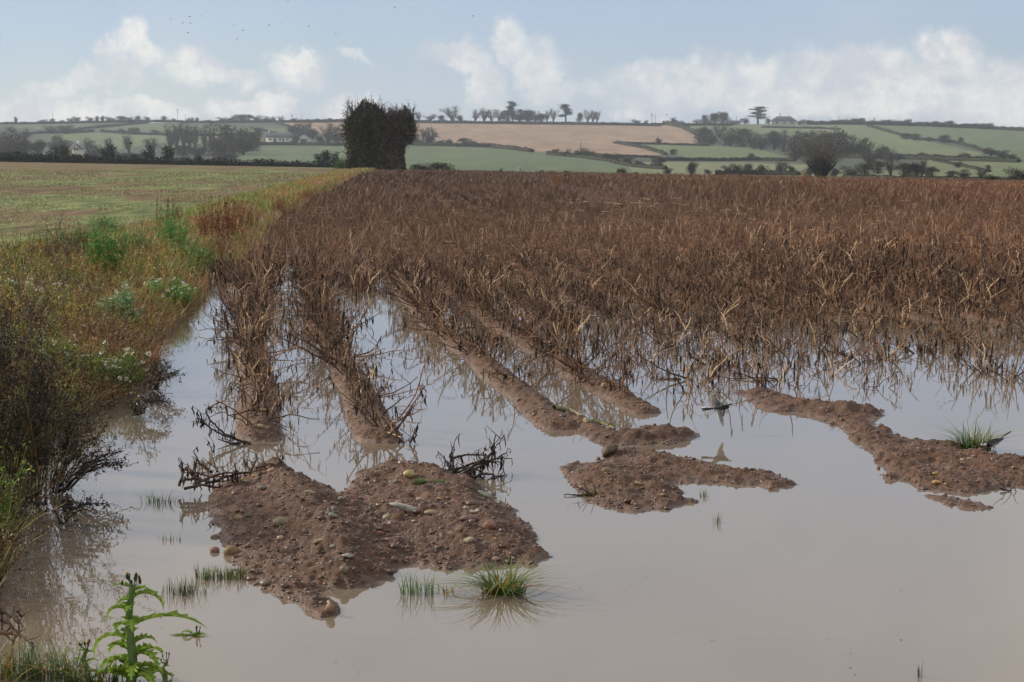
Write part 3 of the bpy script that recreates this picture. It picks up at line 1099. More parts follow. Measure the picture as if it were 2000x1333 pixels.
def bank_layer(n, ymin, ymax, dmin, dmax, hfun, width, palette, tipmul, lean=(0.2, 0.9), mask=None, power=1.0):
    X, Y, d = bank_points(n, ymin, ymax, dmin, dmax, rb, power)
    if mask is not None:
        ok = rb.random(len(X)) < mask(X, Y, d)
        X, Y, d = X[ok], Y[ok], d[ok]
    Z = gz(X, Y, False)
    ok = Z > -0.06
    X, Y, Z, d = X[ok], Y[ok], Z[ok], d[ok]
    m = len(X)
    pal = np.array(palette)
    c = pal[rb.integers(0, len(pal), m)] * rb.uniform(0.6, 1.4, (m, 1))
    pt = fbm(X * 2.6, Y * 2.0, 58, 3)[:, None]
    c = c * (0.55 + 0.95 * pt) * np.where(fbm(X * 1.1, Y * 0.9, 59, 3)[:, None] > .5, np.array([[0.85, 1.12, 0.8]]), np.array([[1.12, 0.95, 1.0]]))
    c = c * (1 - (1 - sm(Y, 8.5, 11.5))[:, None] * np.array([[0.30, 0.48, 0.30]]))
    H = hfun(X, Y, d) * rb.uniform(0.5, 1.25, m)
    w = width * (1 + Y / 18.0) * 0.75
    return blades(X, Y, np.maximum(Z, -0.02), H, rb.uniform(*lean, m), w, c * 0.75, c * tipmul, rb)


OLIVE = [(0.17, 0.17, 0.040), (0.20, 0.18, 0.05), (0.11, 0.13, 0.034), (0.22, 0.165, 0.055)]
TAN = [(0.33, 0.215, 0.09), (0.26, 0.16, 0.065), (0.21, 0.12, 0.05), (0.40, 0.29, 0.14)]
RUST = [(0.24, 0.085, 0.032), (0.19, 0.062, 0.028), (0.30, 0.13, 0.05)]
GREEN = [(0.09, 0.18, 0.03), (0.12, 0.21, 0.035), (0.08, 0.14, 0.028)]
DARK = [(0.05, 0.035, 0.02), (0.07, 0.045, 0.022), (0.035, 0.028, 0.018)]

g = Buf()
hgt = lambda X, Y, d: 0.10 + 0.16 * fbm(X * 1.4, Y * 1.1, 33, 3) + 0 * d
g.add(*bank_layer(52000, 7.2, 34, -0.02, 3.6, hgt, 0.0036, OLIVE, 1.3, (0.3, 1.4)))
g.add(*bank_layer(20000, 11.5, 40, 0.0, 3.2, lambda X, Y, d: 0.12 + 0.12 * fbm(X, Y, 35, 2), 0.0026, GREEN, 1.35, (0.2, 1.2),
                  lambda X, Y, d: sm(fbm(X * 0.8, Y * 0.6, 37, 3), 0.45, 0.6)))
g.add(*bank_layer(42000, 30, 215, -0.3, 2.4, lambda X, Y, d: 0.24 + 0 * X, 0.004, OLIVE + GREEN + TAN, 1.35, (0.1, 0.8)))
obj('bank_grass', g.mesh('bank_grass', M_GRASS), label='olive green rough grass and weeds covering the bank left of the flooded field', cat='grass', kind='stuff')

g = Buf()
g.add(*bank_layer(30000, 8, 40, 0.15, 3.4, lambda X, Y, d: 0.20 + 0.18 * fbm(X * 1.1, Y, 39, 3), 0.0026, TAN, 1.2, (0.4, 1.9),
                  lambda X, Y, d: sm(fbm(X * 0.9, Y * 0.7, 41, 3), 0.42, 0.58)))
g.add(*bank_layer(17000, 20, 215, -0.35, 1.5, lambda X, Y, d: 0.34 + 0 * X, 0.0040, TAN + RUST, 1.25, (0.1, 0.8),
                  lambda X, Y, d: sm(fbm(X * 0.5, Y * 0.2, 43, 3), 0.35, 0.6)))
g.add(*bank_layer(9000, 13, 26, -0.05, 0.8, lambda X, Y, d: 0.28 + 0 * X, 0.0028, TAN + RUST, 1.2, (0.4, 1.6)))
obj('dry_grass', g.mesh('dry_grass', M_GRASS), label='straw coloured dry grass lying over the bank beside the flood', cat='dry grass', kind='stuff')

# seeding weeds: thin stalks with small dark heads, thickest at the near end
X, Y, d = bank_points(1500, 7.4, 17.5, -0.04, 2.0, rb)
Z = np.maximum(gz(X, Y, False), 0.0)
m = len(X)
az_ = np.where(d < 0.4, rb.normal(0.0, 0.7, m), rb.uniform(0, 6.28, m))
Hh = rb.uniform(0.16, 0.42, m); ln = np.where(d < 0.4, rb.uniform(0.4, 1.1, m), rb.uniform(0.05, 0.6, m))
t = np.linspace(0, 1, 5)[None]
P = np.stack([X[:, None] + np.cos(az_)[:, None] * ln[:, None] * Hh[:, None] * t ** 1.3, Y[:, None] + np.sin(az_)[:, None] * ln[:, None] * Hh[:, None] * t ** 1.3,
              Z[:, None] + Hh[:, None] * (t - 0.3 * ln[:, None] * t ** 2)], -1)
P[:, 1:-1] += rb.normal(0, 0.006, (m, 3, 3))
g = Buf()
wc = np.array(DARK + OLIVE)[rb.integers(0, 7, m)] * 1.2
g.add(*tubes(P, np.linspace(0.0022, 0.0012, 5)[None] * np.ones((m, 1)), wc, 3))
Q = P[:, 2:4].reshape(-1, 3); Q = np.concatenate([Q, P[:, 4]])
rep = np.repeat(Q, 6, 0) + rb.normal(0, 0.028, (len(Q) * 6, 3))
rep[:, 2] = np.maximum(rep[:, 2], 0.0)
g.add(*cards(rep, rb.uniform(0.004, 0.011, len(rep)), jit((0.10, 0.072, 0.03), len(rep), .5, .15, rb), rb, 0.7))
hv, hf = blob(3, 5)
hd = P[:, 4]
hs_ = rb.uniform(0.004, 0.0075, m)
V = (hv[None] * hs_[:, None, None] + hd[:, None]).reshape(-1, 3)
F = (hf[None] + (np.arange(m) * len(hv))[:, None, None]).reshape(-1, 4)
g.add(V, F, np.repeat(jit((0.045, 0.03, 0.015), m, .3, .05, rb), len(hv), 0))
obj('seeding_weeds', g.mesh('seeding_weeds', M_STEM), label='dark tangled weeds with round seed heads leaning over the water at the near bank', cat='weeds', kind='stuff')

# taller leafy weeds knitting the bank together
X, Y, d = bank_points(5200, 8.2, 30, 0.0, 3.2, rb)
pt = fbm(X * 1.2, Y * 0.9, 61, 3)
Z = gz(X, Y, False)
ok = Z > 0.0
X, Y, Z, d, pt = X[ok], Y[ok], Z[ok], d[ok], pt[ok]
m = len(X)
Hh = rb.uniform(0.14, 0.40, m) * (0.5 + pt); az_ = rb.uniform(0, 6.28, m); ln = rb.uniform(0.05, 0.7, m)
t = np.linspace(0, 1, 5)[None]
P = np.stack([X[:, None] + np.cos(az_)[:, None] * ln[:, None] * Hh[:, None] * t, Y[:, None] + np.sin(az_)[:, None] * ln[:, None] * Hh[:, None] * t, Z[:, None] + Hh[:, None] * t], -1)
P[:, 1:] += rb.normal(0, .010, (m, 4, 3))
wpal = np.array([(0.26, 0.235, 0.045), (0.16, 0.21, 0.035), (0.32, 0.20, 0.05), (0.10, 0.06, 0.03), (0.11, 0.20, 0.03)])
wk = np.clip((pt * 9 - 2.7 + rb.normal(0, .9, m)).astype(int), 0, 4)
wc = wpal[np.array([3, 2, 0, 1, 4])[wk]] * rb.uniform(.6, 1.4, (m, 1))
g = Buf().add(*tubes(P, np.linspace(0.0026, 0.0014, 5)[None] * (1 + Y[:, None] / 25), wc * .9, 3))
T = P[:, 1:].repeat(5, 1).reshape(-1, 3) + rb.normal(0, 0.018, (m * 20, 3))
g.add(*cards(T, rb.uniform(0.006, 0.015, m * 20) * (1 + Y.repeat(20) / 40), np.repeat(wc, 20, 0) * rb.uniform(.6, 1.5, (m * 20, 1)), rb, 0.32))
obj('leafy_weeds', g.mesh('leafy_weeds', M_LEAF), label='knee-high mix of olive, golden and green weeds filling the bank', cat='weeds', kind='stuff')

# low leafy ground cover
X, Y, d = bank_points(30000, 7.5, 34, -0.02, 3.2, rb)
Z = gz(X, Y, False)
ok = Z > 0.0
X, Y, Z = X[ok], Y[ok], Z[ok]
m = len(X)
hh = rb.random(m) * (0.06 + 0.2 * fbm(X * 1.5, Y * 1.5, 47, 3))
nn = fbm(X * 0.9, Y * 0.8, 49, 3)[:, None]
lc = np.where(nn > 0.5, np.array([[0.11, 0.145, 0.038]]), np.array([[0.15, 0.10, 0.042]])) * rb.uniform(0.5, 1.4, (m, 1))
g = Buf().add(*cards(np.stack([X, Y, Z + hh], -1), rb.uniform(0.006, 0.018, m) * (1 + Y / 30), lc, rb, 0.5))
obj('ground_cover', g.mesh('ground_cover', M_LEAF), label='small leafy ground cover mixed through the grass of the bank', cat='ground cover', kind='stuff')


def flower_heads(P, s, r, petal=(0.78, 0.77, 0.72), disc=(0.45, 0.28, 0.03)):
    """daisy heads: ring of petals round a yellow disc"""
    B = Buf()
    for p, sz in zip(P, s):
        nrm = np.array([r.normal() * .5, -0.4 + r.normal() * .4, 1.0]); nrm /= np.linalg.norm(nrm)
        a = np.cross(nrm, [1, 0, 0.1]); a /= np.linalg.norm(a); c = np.cross(nrm, a)
        k = 8
        an = np.arange(k) / k * 2 * np.pi
        dr = a[None] * np.cos(an)[:, None] + c[None] * np.sin(an)[:, None]
        pr = -a[None] * np.sin(an)[:, None] + c[None] * np.cos(an)[:, None]
        V = np.stack([p + dr * sz * .3, p + dr * sz * .7 + pr * sz * .26, p + dr * sz - nrm * sz * .15, p + dr * sz * .7 - pr * sz * .26], 1).reshape(-1, 3)
        B.add(V, np.arange(k * 4).reshape(k, 4), petal)
        bv, bf = blob(3, 6)
        B.add(bv * sz * 0.34 + p + nrm * sz * .08, bf, disc)
    return B


def bushy_weed(name, px, py, wpx, hpx, col, label, cat, flowers=0, feather=1.0, tall=False, seed=0, fcol=None):
    """feathery bushy plant: many thin stems carrying small leaf segments"""
    r = np.random.default_rng(900 + seed)
    b0 = gpt(px, py)
    ppm = F_PX / b0[1]
    lobes = r.uniform(0.55, 1.15, 7)
    w, h = wpx / ppm / 2 * 1.15, hpx / ppm * 1.3
    root = empty(name, tuple(b0), label=label, cat=cat)
    n = int(38 + 10 * feather)
    az = r.uniform(0, 6.28, n); rad = np.sqrt(r.random(n)) * w
    H = h * (1 - 0.35 * (rad / w) ** 2) * r.uniform(0.45, 1.15, n) * lobes[(az * 7 / 6.2832).astype(int) % 7]
    t = np.linspace(0, 1, 6)[None]
    P = np.stack([np.cos(az)[:, None] * (rad[:, None] * (0.25 + 0.75 * t ** 0.8)), np.sin(az)[:, None] * (rad[:, None] * 0.8 * (0.25 + 0.75 * t ** 0.8)), H[:, None] * t], -1)
    P[:, 1:] += r.normal(0, 0.012, (n, 5, 3))
    sb = Buf().add(*tubes(P, np.linspace(0.003, 0.0012, 6)[None] * np.ones((n, 1)), np.array(col) * 0.9, 3))
    obj('stems', sb.mesh('stems', M_LEAF), root)
    k = int(75 * feather)
    T = P[:, None, 1:].repeat(k // 5 + 1, 1).reshape(-1, 3)
    T = T + r.normal(0, 1, T.shape) * np.array([0.028, 0.028, 0.022])
    T[:, 2] = np.abs(T[:, 2])
    lb = Buf().add(*cards(T, r.uniform(0.009, 0.021, len(T)), jit(np.array(col) * 1.75, len(T), .4, .12, r), r, 0.26))
    obj('leaves', lb.mesh('leaves', M_LEAF), root)
    if flowers:
        flowers = int(flowers * 1.8)
        i = r.integers(0, n, flowers)
        fp = P[i, -1] + r.normal(0, 1, (flowers, 3)) * [0.02, 0.02, 0.008] + [0, 0, 0.025]
        fb_ = flower_heads(fp, r.uniform(0.017, 0.025, flowers), r)
        obj('flowers', fb_.mesh('flowers', M_LEAF), root)
    return root


BG = (0.055, 0.145, 0.022)
bushy_weed('green_weed', 208, 548, 74, 98, (0.045, 0.125, 0.018), 'tall bright green feathery weed upright on the bank behind the white-flowered clumps', 'weed', 0, 2.2, seed=1)
bushy_weed('green_weed', 338, 498, 66, 78, BG, 'bright green weed at the foot of the tall rusty dock stalks', 'weed', 0, 2.0, seed=2)
bushy_weed('green_weed', 372, 520, 80, 52, (0.075, 0.125, 0.032), 'low yellow-green weed overhanging the mouth of the flooded furrow', 'weed', 0, 1.8, seed=3)
bushy_weed('mayweed', 322, 598, 104, 48, BG, 'green mayweed with white daisies at the water edge above a bare muddy patch', 'wildflower', 34, 1.8, seed=4)
bushy_weed('mayweed', 232, 636, 82, 60, (0.10, 0.165, 0.075), 'blue-green mayweed clump with white daisies along its upper right side', 'wildflower', 26, 2.0, seed=5)
bushy_weed('mayweed', 70, 600, 130, 42, (0.07, 0.11, 0.03), 'spreading mayweed with white daisies beside dry straw at the bank\'s left', 'wildflower', 44, 1.3, seed=6)
bushy_weed('mayweed', 205, 765, 150, 74, (0.085, 0.115, 0.03), 'olive mayweed with yellow centres and few white petals near the water', 'wildflower', 26, 1.6, seed=7)
bushy_weed('mayweed', 105, 735, 90, 55, (0.08, 0.105, 0.03), 'small olive mayweed between the dark seeding plant and the flowered clump', 'wildflower', 12, 1.2, seed=8)
bushy_weed('green_weed', 150, 490, 60, 46, (0.055, 0.10, 0.03), 'dull green weed near the bare twiggy sapling', 'weed', 0, 1.2, seed=9)
bushy_weed('green_weed', 268, 505, 70, 52, (0.06, 0.10, 0.03), 'dull green weed between two brighter upright weeds', 'weed', 0, 1.2, seed=10)
bushy_weed('green_weed', 205, 452, 46, 26, (0.06, 0.10, 0.03), 'low green weed at the edge of the sown field', 'weed', 0, 1.0, seed=11)
# spent yellow discs without petals over the near clump
r = np.random.default_rng(77)
pts = []
for i in range(70):
    q = gpt(r.uniform(90, 300), r.uniform(690, 850))
    pts.append([q[0], q[1], q[2] + r.uniform(0.12, 0.2)])
bb = Buf()
bv, bf = blob(3, 6)
for p in pts:
    bb.add(bv * [0.007, 0.007, 0.006] + p, bf, (0.42, 0.27, 0.03) if r.random() < .7 else (0.7, 0.68, 0.62))
    bb.add(*tubes(np.array([[p[0], p[1], p[2] - 0.16], [p[0] + r.normal() * .01, p[1], p[2] - .08], p]), 0.0013, (0.09, 0.10, 0.03)))
obj('yellow_flower_discs', bb.mesh('yellow_flower_discs', M_LEAF), label='scattered small yellow flower discs on thin stalks over the near bank', cat='wildflowers', kind='stuff')


def dock_plant(px, py, hpx, n, label, seed, col=(0.17, 0.050, 0.026), spread=0.28):
    """dock: upright rust-red stalks with narrow seed spikes"""
    r = np.random.default_rng(seed)
    b0 = gpt(px, py); ppm = F_PX / b0[1]; h = hpx / ppm * 1.45; n = int(n * 1.3)
    root = empty('dock_plant', tuple(b0), label=label, cat='weed', group='rusty dock plants along the bank')
    az = r.uniform(0, 6.28, n); ln = np.abs(r.normal(0, spread, n)); H = h * r.uniform(0.55, 1.05, n)
    t = np.linspace(0, 1, 6)[None]
    P = np.stack([np.cos(az)[:, None] * ln[:, None] * H[:, None] * t + r.normal(0, .12, (n, 1)), np.sin(az)[:, None] * ln[:, None] * H[:, None] * t + r.normal(0, .12, (n, 1)), H[:, None] * t], -1)
    sb = Buf().add(*tubes(P, np.linspace(0.005, 0.002, 6)[None] * np.ones((n, 1)), jit(col, n, .2, .05, r), 3))
    obj('stalks', sb.mesh('stalks', M_STEM), root)
    q = 46
    T = P[:, 2:].repeat(q // 4, 1).reshape(-1, 3) + r.normal(0, 1, (n * (q // 4) * 4, 3)) * [0.013, 0.013, 0.03]
    lb = Buf().add(*cards(T, r.uniform(0.008, 0.017, len(T)), jit(col, len(T), .3, .08, r), r, 0.7))
    obj('seed_spikes', lb.mesh('seed_spikes', M_STEM), root)


dock_plant(432, 478, 62, 34, 'dense rust-red dock clump at the corner where the bank meets the potato rows', 31)
dock_plant(455, 470, 52, 26, 'rust-red dock clump touching the first potato row, right of the densest one', 32)
dock_plant(402, 480, 50, 24, 'reddish dock clump left of the densest one, behind the yellow-green weed', 33, (0.21, 0.09, 0.04))
dock_plant(322, 462, 60, 12, 'tall thin rust-brown dock stalks behind the bright green weed', 34, (0.17, 0.07, 0.035), 0.12)
dock_plant(345, 440, 30, 12, 'short brown dock stalks against the sown field', 35, (0.19, 0.09, 0.045))
dock_plant(485, 455, 40, 22, 'brown dock clump just below the weathered log', 36, (0.18, 0.085, 0.045))
dock_plant(430, 520, 50, 22, 'straw-brown dock stems leaning over the flooded furrow mouth', 37, (0.24, 0.13, 0.065), 0.6)
for i, (x, y, h, lb_) in enumerate([(545, 425, 26, 'orange-brown dock stems on the bank beyond the weathered log'), (600, 398, 18, 'low orange-brown dock stems halfway along the bank'),
                                    (1920, 560, 55, 'orange-brown weed clump standing in the potato field near the right edge'), (1745, 522, 42, 'tall orange weed stalks beside the green tufts in the field'),
                                    (1085, 366, 22, 'orange-brown weed clump at the far end of the trodden strip'), (1572, 368, 22, 'orange-brown weed clump in the field in front of the lone tree')]):
    dock_plant(x, y, h, 46, lb_, 40 + i, (0.26, 0.12, 0.05), 0.45)


def twiggy(name, base, H, n, seed, label, cat, lean_dir=0.0, lean=0.2, col=(0.060, 0.040, 0.024), head=(0.032, 0.023, 0.015), dens=1.0, spread=0.35, yellow=0.0, group=None):
    """tall branching weed gone to seed: stems, side branches, clusters of dark seed heads"""
    r = np.random.default_rng(seed)
    root = empty(name, tuple(base), label=label, cat=cat, group=group)
    az = lean_dir + r.normal(0, 0.9, n)
    ln = np.clip(lean + r.normal(0, spread, n), -0.5, 2.6)
    L = H * r.uniform(0.6, 1.08, n)
    K = 9
    t = np.linspace(0, 1, K)[None]
    ang = ln[:, None] * (0.35 + 0.65 * t)
    seg = L[:, None] / (K - 1)
    hx_ = np.cumsum(np.sin(ang) * seg, 1) - np.sin(ang[:, :1]) * seg; hz_ = np.cumsum(np.cos(ang) * seg, 1) - np.cos(ang[:, :1]) * seg
    off = r.normal(0, 0.07, (n, 2)) * H
    P = np.stack([np.cos(az)[:, None] * hx_ + off[:, :1], np.sin(az)[:, None] * hx_ + off[:, 1:], hz_], -1)
    P[:, 1:] += r.normal(0, 0.008, (n, K - 1, 3))
    P[..., 2] = np.maximum(P[..., 2], 0.012 - base[2])
    c = jit(col, n, .25, .08, r)
    c[r.random(n) < yellow] = (0.17, 0.11, 0.03)
    sb = Buf().add(*tubes(P, np.linspace(0.0048, 0.0018, K)[None] * np.ones((n, 1)), c, 4))
    m = int(n * 11 * dens)
    i = r.integers(0, n, m); k = r.integers(3, K, m)
    d0 = P[i, k] - P[i, k - 1]; d0 /= np.linalg.norm(d0, axis=1, keepdims=True)
    d0 = d0 + r.normal(0, 0.55, (m, 3)); d0 /= np.linalg.norm(d0, axis=1, keepdims=True)
    Lb = r.uniform(0.07, 0.2, m) * H / 0.9
    tt = np.linspace(0, 1, 4)[None, :, None]
    Q = P[i, k][:, None] + d0[:, None] * Lb[:, None, None] * tt
    Q[:, 1:] += r.normal(0, 0.006, (m, 3, 3))
    Q[..., 2] = np.maximum(Q[..., 2], 0.008 - base[2])
    sb.add(*tubes(Q, np.array([[.0022, .0018, .0014, .001]]) * np.ones((m, 1)), c[i], 3))
    obj('stems', sb.mesh('stems', M_STEM), root)
    T = Q[:, 1:].repeat(4, 1).reshape(-1, 3) + r.normal(0, 0.008, (m * 12, 3))
    hb = Buf().add(*cards(T, r.uniform(0.0035, 0.008, len(T)), jit(head, len(T), .5, .1, r), r, 0.8))
    obj('seed_heads', hb.mesh('seed_heads', M_STEM), root)
    return root


def wpt(x, y, Z=0.0):
    q = flat(x, y, Z)
    return (float(q[0]), float(q[1]), Z)


twiggy('seeding_plant', wpt(-10, 1005, 0.02), 1.0, 32, 51, 'large dark plant gone to seed rising at the left edge of the water', 'seeding weed', 0.2, 0.15, dens=1.3, spread=0.25, yellow=.2)
twiggy('seeding_plant', wpt(62, 985, 0.03), 0.86, 28, 52, 'dark seeding plant with yellowish stems, just right of the largest one', 'seeding weed', 0.1, 0.25, dens=1.3, yellow=.35)
twiggy('seeding_plant', wpt(-60, 930, 0.10), 1.05, 18, 53, 'tall dark seeding plant cut by the left edge of the picture', 'seeding weed', 0.3, 0.2, dens=1.3, yellow=.1)
twiggy('seeding_plant', wpt(112, 945, 0.03), 0.58, 16, 54, 'lower dark seeding plant leaning out over the water above the fallen stems', 'seeding weed', 0.0, 0.6, dens=1.3, yellow=.3)
twiggy('seeding_plant', wpt(60, 860, 0.16), 0.50, 12, 55, 'brown seeding plant with upright yellow stems on the bank above the darkest weeds', 'seeding weed', 0.4, 0.2, (0.10, 0.065, 0.035), (0.06, 0.042, 0.026), yellow=.35)
twiggy('seeding_plant', wpt(5, 800, 0.20), 0.52, 10, 56, 'slim dark spike of seed heads among straw at the left edge', 'seeding weed', 0.4, 0.1, spread=.15)
twiggy('fallen_weed', wpt(120, 962, 0.012), 0.52, 20, 57, 'blackened weed lying flat on the water beside the near bank', 'fallen weed', 0.05, 1.47, (0.03, 0.022, 0.016), (0.03, 0.022, 0.016), dens=0.45, spread=0.08)
twiggy('fallen_weed', wpt(125, 1022, 0.012), 0.33, 5, 58, 'single black drooping sprig on the water in front of the flattened weed', 'fallen weed', -0.05, 1.45, (0.03, 0.022, 0.016), (0.03, 0.022, 0.016), dens=1.2, spread=0.06)
twiggy('seeding_plant', wpt(300, 762, 0.02), 0.36, 16, 59, 'sprawling weed with beads of seed reaching across the water below the muddy patch', 'seeding weed', -0.1, 1.15, dens=.45, spread=0.3)
twiggy('seeding_plant', wpt(268, 812, 0.02), 0.34, 14, 60, 'sprawling dark weed at the near end of the bank, reaching over the water', 'seeding weed', -0.2, 1.1, dens=.6, spread=0.35)
twiggy('twiggy_sapling', tuple(gpt(103, 520)), 0.95, 5, 61, 'thin bare sapling with few leaves standing against the sown field', 'sapling', 1.5, 0.12, (0.05, 0.05, 0.025), (0.05, 0.07, 0.025), dens=.35, spread=.2)
twiggy('twiggy_sapling', tuple(gpt(150, 505)), 0.5, 4, 62, 'short bare sapling right of the thin tall one', 'sapling', 0.5, 0.3, (0.05, 0.05, 0.025), (0.05, 0.07, 0.025), dens=.3, spread=.2)

# mats of grass growing up through the shallow water
def water_tuft(name, px, py, wpx, dpx, n, h, col, label, seed, lean=(0.1, 0.7), width=0.003, z=None, cat='grass tuft', radial=True, tip=1.4, split=0.0):
    r = np.random.default_rng(seed)
    b0 = np.array(wpt(px, py, 0.0)) if z is None else gpt(px, py)
    ppm = F_PX / b0[1]
    a, c = wpx / ppm / 2, dpx / ppm / 2 * 4.0
    th = r.uniform(0, 6.28, n); rad = np.sqrt(r.random(n))
    X, Y = np.cos(th) * rad * a, np.sin(th) * rad * c
    az = th + r.normal(0, 0.5, n) if radial else r.uniform(0, 6.28, n)
    cc = jit(col, n, .2, .08, r)
    cc[r.random(n) < split] = (0.30, 0.17, 0.04)
    root = empty(name, tuple(b0), label=label, cat=cat)
    H = h * r.uniform(0.45, 1.1, n)
    B = Buf().add(*blades(X, Y, 0 * X, H, r.uniform(*lean, n), width, cc * .8, cc * tip, r, 6, az, 0.9))
    obj('blades', B.mesh('blades', M_GRASS), root)
    return root


GG = (0.075, 0.15, 0.028)
water_tuft('grass_tuft', 982, 1158, 84, 9, 210, 0.185, (0.095, 0.15, 0.03), 'big bright green grass tuft at the front edge of the right-hand near mound', 71, (0.5, 2.6), 0.0045, split=.22)
water_tuft('grass_tuft', 815, 1160, 70, 10, 46, 0.125, GG, 'sparse upright green shoots in the water left of the big green tuft', 72, (0.05, 0.7), 0.0028, radial=False)
water_tuft('grass_tuft', 870, 1158, 60, 6, 18, 0.07, (0.12, 0.13, 0.035), 'a few yellowing blades floating between the sparse shoots and the big tuft', 73, (0.8, 2.5), 0.0028, split=.4)
water_tuft('grass_tuft', 435, 1128, 110, 16, 190, 0.075, (0.085, 0.12, 0.03), 'matted green grass at the lower left foot of the pebbly mound', 74, (0.1, 1.0), 0.0025, radial=False, split=.1)
water_tuft('grass_tuft', 360, 1158, 90, 14, 80, 0.085, (0.075, 0.10, 0.03), 'thin green sprigs in open water left of the matted grass', 75, (0.1, 0.8), 0.0022, radial=False)
water_tuft('grass_tuft', 820, 944, 34, 2.5, 120, 0.035, (0.12, 0.19, 0.06), 'small pale green tuft on top of the mound beside the yellow potato', 76, (0.1, 1.0), 0.0022, z=1)
water_tuft('grass_tuft', 858, 944, 26, 2, 70, 0.03, (0.14, 0.19, 0.08), 'faded green tuft at the foot of the tangled uprooted stalks', 77, (0.1, 1.0), 0.0022, z=1)
water_tuft('grass_tuft', 1906, 880, 70, 5, 170, 0.26, (0.085, 0.15, 0.035), 'long-bladed green tuft beside the standing wagtail', 78, (0.4, 1.9), 0.0042, z=1, split=.15)
water_tuft('grass_tuft', 1690, 862, 34, 4, 60, 0.07, (0.11, 0.15, 0.04), 'short green tuft at the narrow neck of the right-hand mud spit', 79, (0.3, 1.4), 0.0028, split=.15)
water_tuft('grass_tuft', 1640, 830, 36, 3, 16, 0.08, (0.10, 0.12, 0.04), 'few limp blades trailing in water at the edge of the spit', 80, (0.6, 2.2), 0.0028)
water_tuft('grass_tuft', 1376, 970, 18, 2.5, 20, 0.05, GG, 'tiny green tuft in the water under the arm of the middle mud patch', 81, (0.1, 0.9), 0.0022)
water_tuft('grass_tuft', 1400, 1022, 16, 4, 16, 0.075, (0.06, 0.09, 0.03), 'little submerged sprig standing alone in front of the middle mud patch', 82, (0.05, 0.5), 0.0022)
water_tuft('grass_tuft', 1165, 965, 60, 6, 90, 0.028, (0.12, 0.13, 0.03), 'yellow-green moss-like grass on the rounded end of the middle mud patch', 83, (0.1, 1.2), 0.0022, z=1, radial=False)
water_tuft('grass_tuft', 1795, 1322, 14, 2, 8, 0.07, (0.09, 0.11, 0.04), 'tiny pair of blades in open water at the bottom right', 84, (0.05, 0.3), 0.0022)
water_tuft('grass_tuft', 330, 1056, 50, 4, 14, 0.04, (0.06, 0.08, 0.03), 'faint sprigs in the water left of the pebbly mound', 85, (0.1, 0.6), 0.002, radial=False)
water_tuft('grass_tuft', 310, 982, 80, 6, 60, 0.085, (0.09, 0.13, 0.035), 'green grass at the tip of the flattened black weed', 86, (0.3, 1.6), 0.0022)
water_tuft('grass_tuft', 1738, 520, 30, 4, 60, 0.14, (0.13, 0.17, 0.045), 'bright yellow-green tuft in the field beside a bare puddled patch', 87, (0.3, 1.2), 0.006, z=1)
water_tuft('grass_tuft', 1810, 575, 60, 6, 60, 0.12, (0.10, 0.13, 0.04), 'dull green tuft in the field below the bare puddled patch', 88, (0.3, 1.2), 0.006, z=1)
water_tuft('grass_tuft', 60, 1322, 210, 18, 240, 0.20, (0.085, 0.13, 0.035), 'mixed green and straw grass clump in the bottom left corner', 89, (0.3, 1.8), 0.003, radial=False, split=.22)
water_tuft('grass_tuft', 185, 1335, 120, 10, 90, 0.14, (0.085, 0.14, 0.035), 'grass clump at the foot of the prickly green sow-thistle', 90, (0.3, 1.5), 0.003, radial=False, split=.2)

# crop seedlings on the sown field
n = 110000
Ys = 20 * (150 / 20) ** (rb.random(n)); ds = rb.uniform(2.2, 55, n)
Xs = shore_x(Ys) - ds
ok = (Xs > -0.34 * Ys - 1) & (sm(fbm(Xs * 0.4, Ys * 0.16, 87, 4), 0.38, 0.6) > rb.random(n) * 0.8)
Xs, Ys = Xs[ok], Ys[ok]
zs = gz(Xs, Ys, False); m = len(Xs)
sc_ = 0.03 + Ys * 0.0009
cc = jit((0.215, 0.25, 0.10), m, .25, .08, rb)
brown = rb.random(m) < 0.30
cc[brown] = jit((0.20, 0.135, 0.08), int(brown.sum()), .25, .06, rb)
g = Buf().add(*blades(Xs, Ys, zs, sc_ * rb.uniform(0.5, 1.4, m), rb.uniform(0.3, 1.5, m), sc_ * 0.22, cc * .9, cc * 1.15, rb, 3))
obj('seedlings', g.mesh('seedlings', M_GRASS), label='thin green crop seedlings over brown clods on the left field', cat='young crop', kind='stuff')
# ------------------------------------------------------------------ stones, potatoes, gravel
def stone_mesh(name, seed, sx, sy, sz, angular=0.0, mat=None, col=(0.2, 0.18, 0.15)):
    r = np.random.default_rng(seed)
    V, F = blob(14, 20)
    n = np.array([r.normal(size=3) for _ in range(7)])
    n /= np.linalg.norm(n, axis=1, keepdims=True)
    if angular > 0:     # cut flat faces into the pebble
        for q in n:
            h = r.uniform(0.45, 0.8)
            d = V @ q
            V = np.where((d > h)[:, None], V - (d - h)[:, None] * q * angular, V)
    V = V * (1 + 0.10 * (vnoise(V[:, 0] * 2 + seed, V[:, 1] * 2 + V[:, 2] * 1.7, seed) - 0.5)[:, None])
    V = V * [sx, sy, sz]
    c = np.array(col) * (0.8 + 0.4 * vnoise(V[:, 0] / sx * 3, V[:, 2] / sz * 3 + V[:, 1] / sy * 2, seed + 3))[:, None]
    return mesh_np(name, V, c, np.zeros((0, 3), int), F, mat or M_STONE, angular < 0.5)


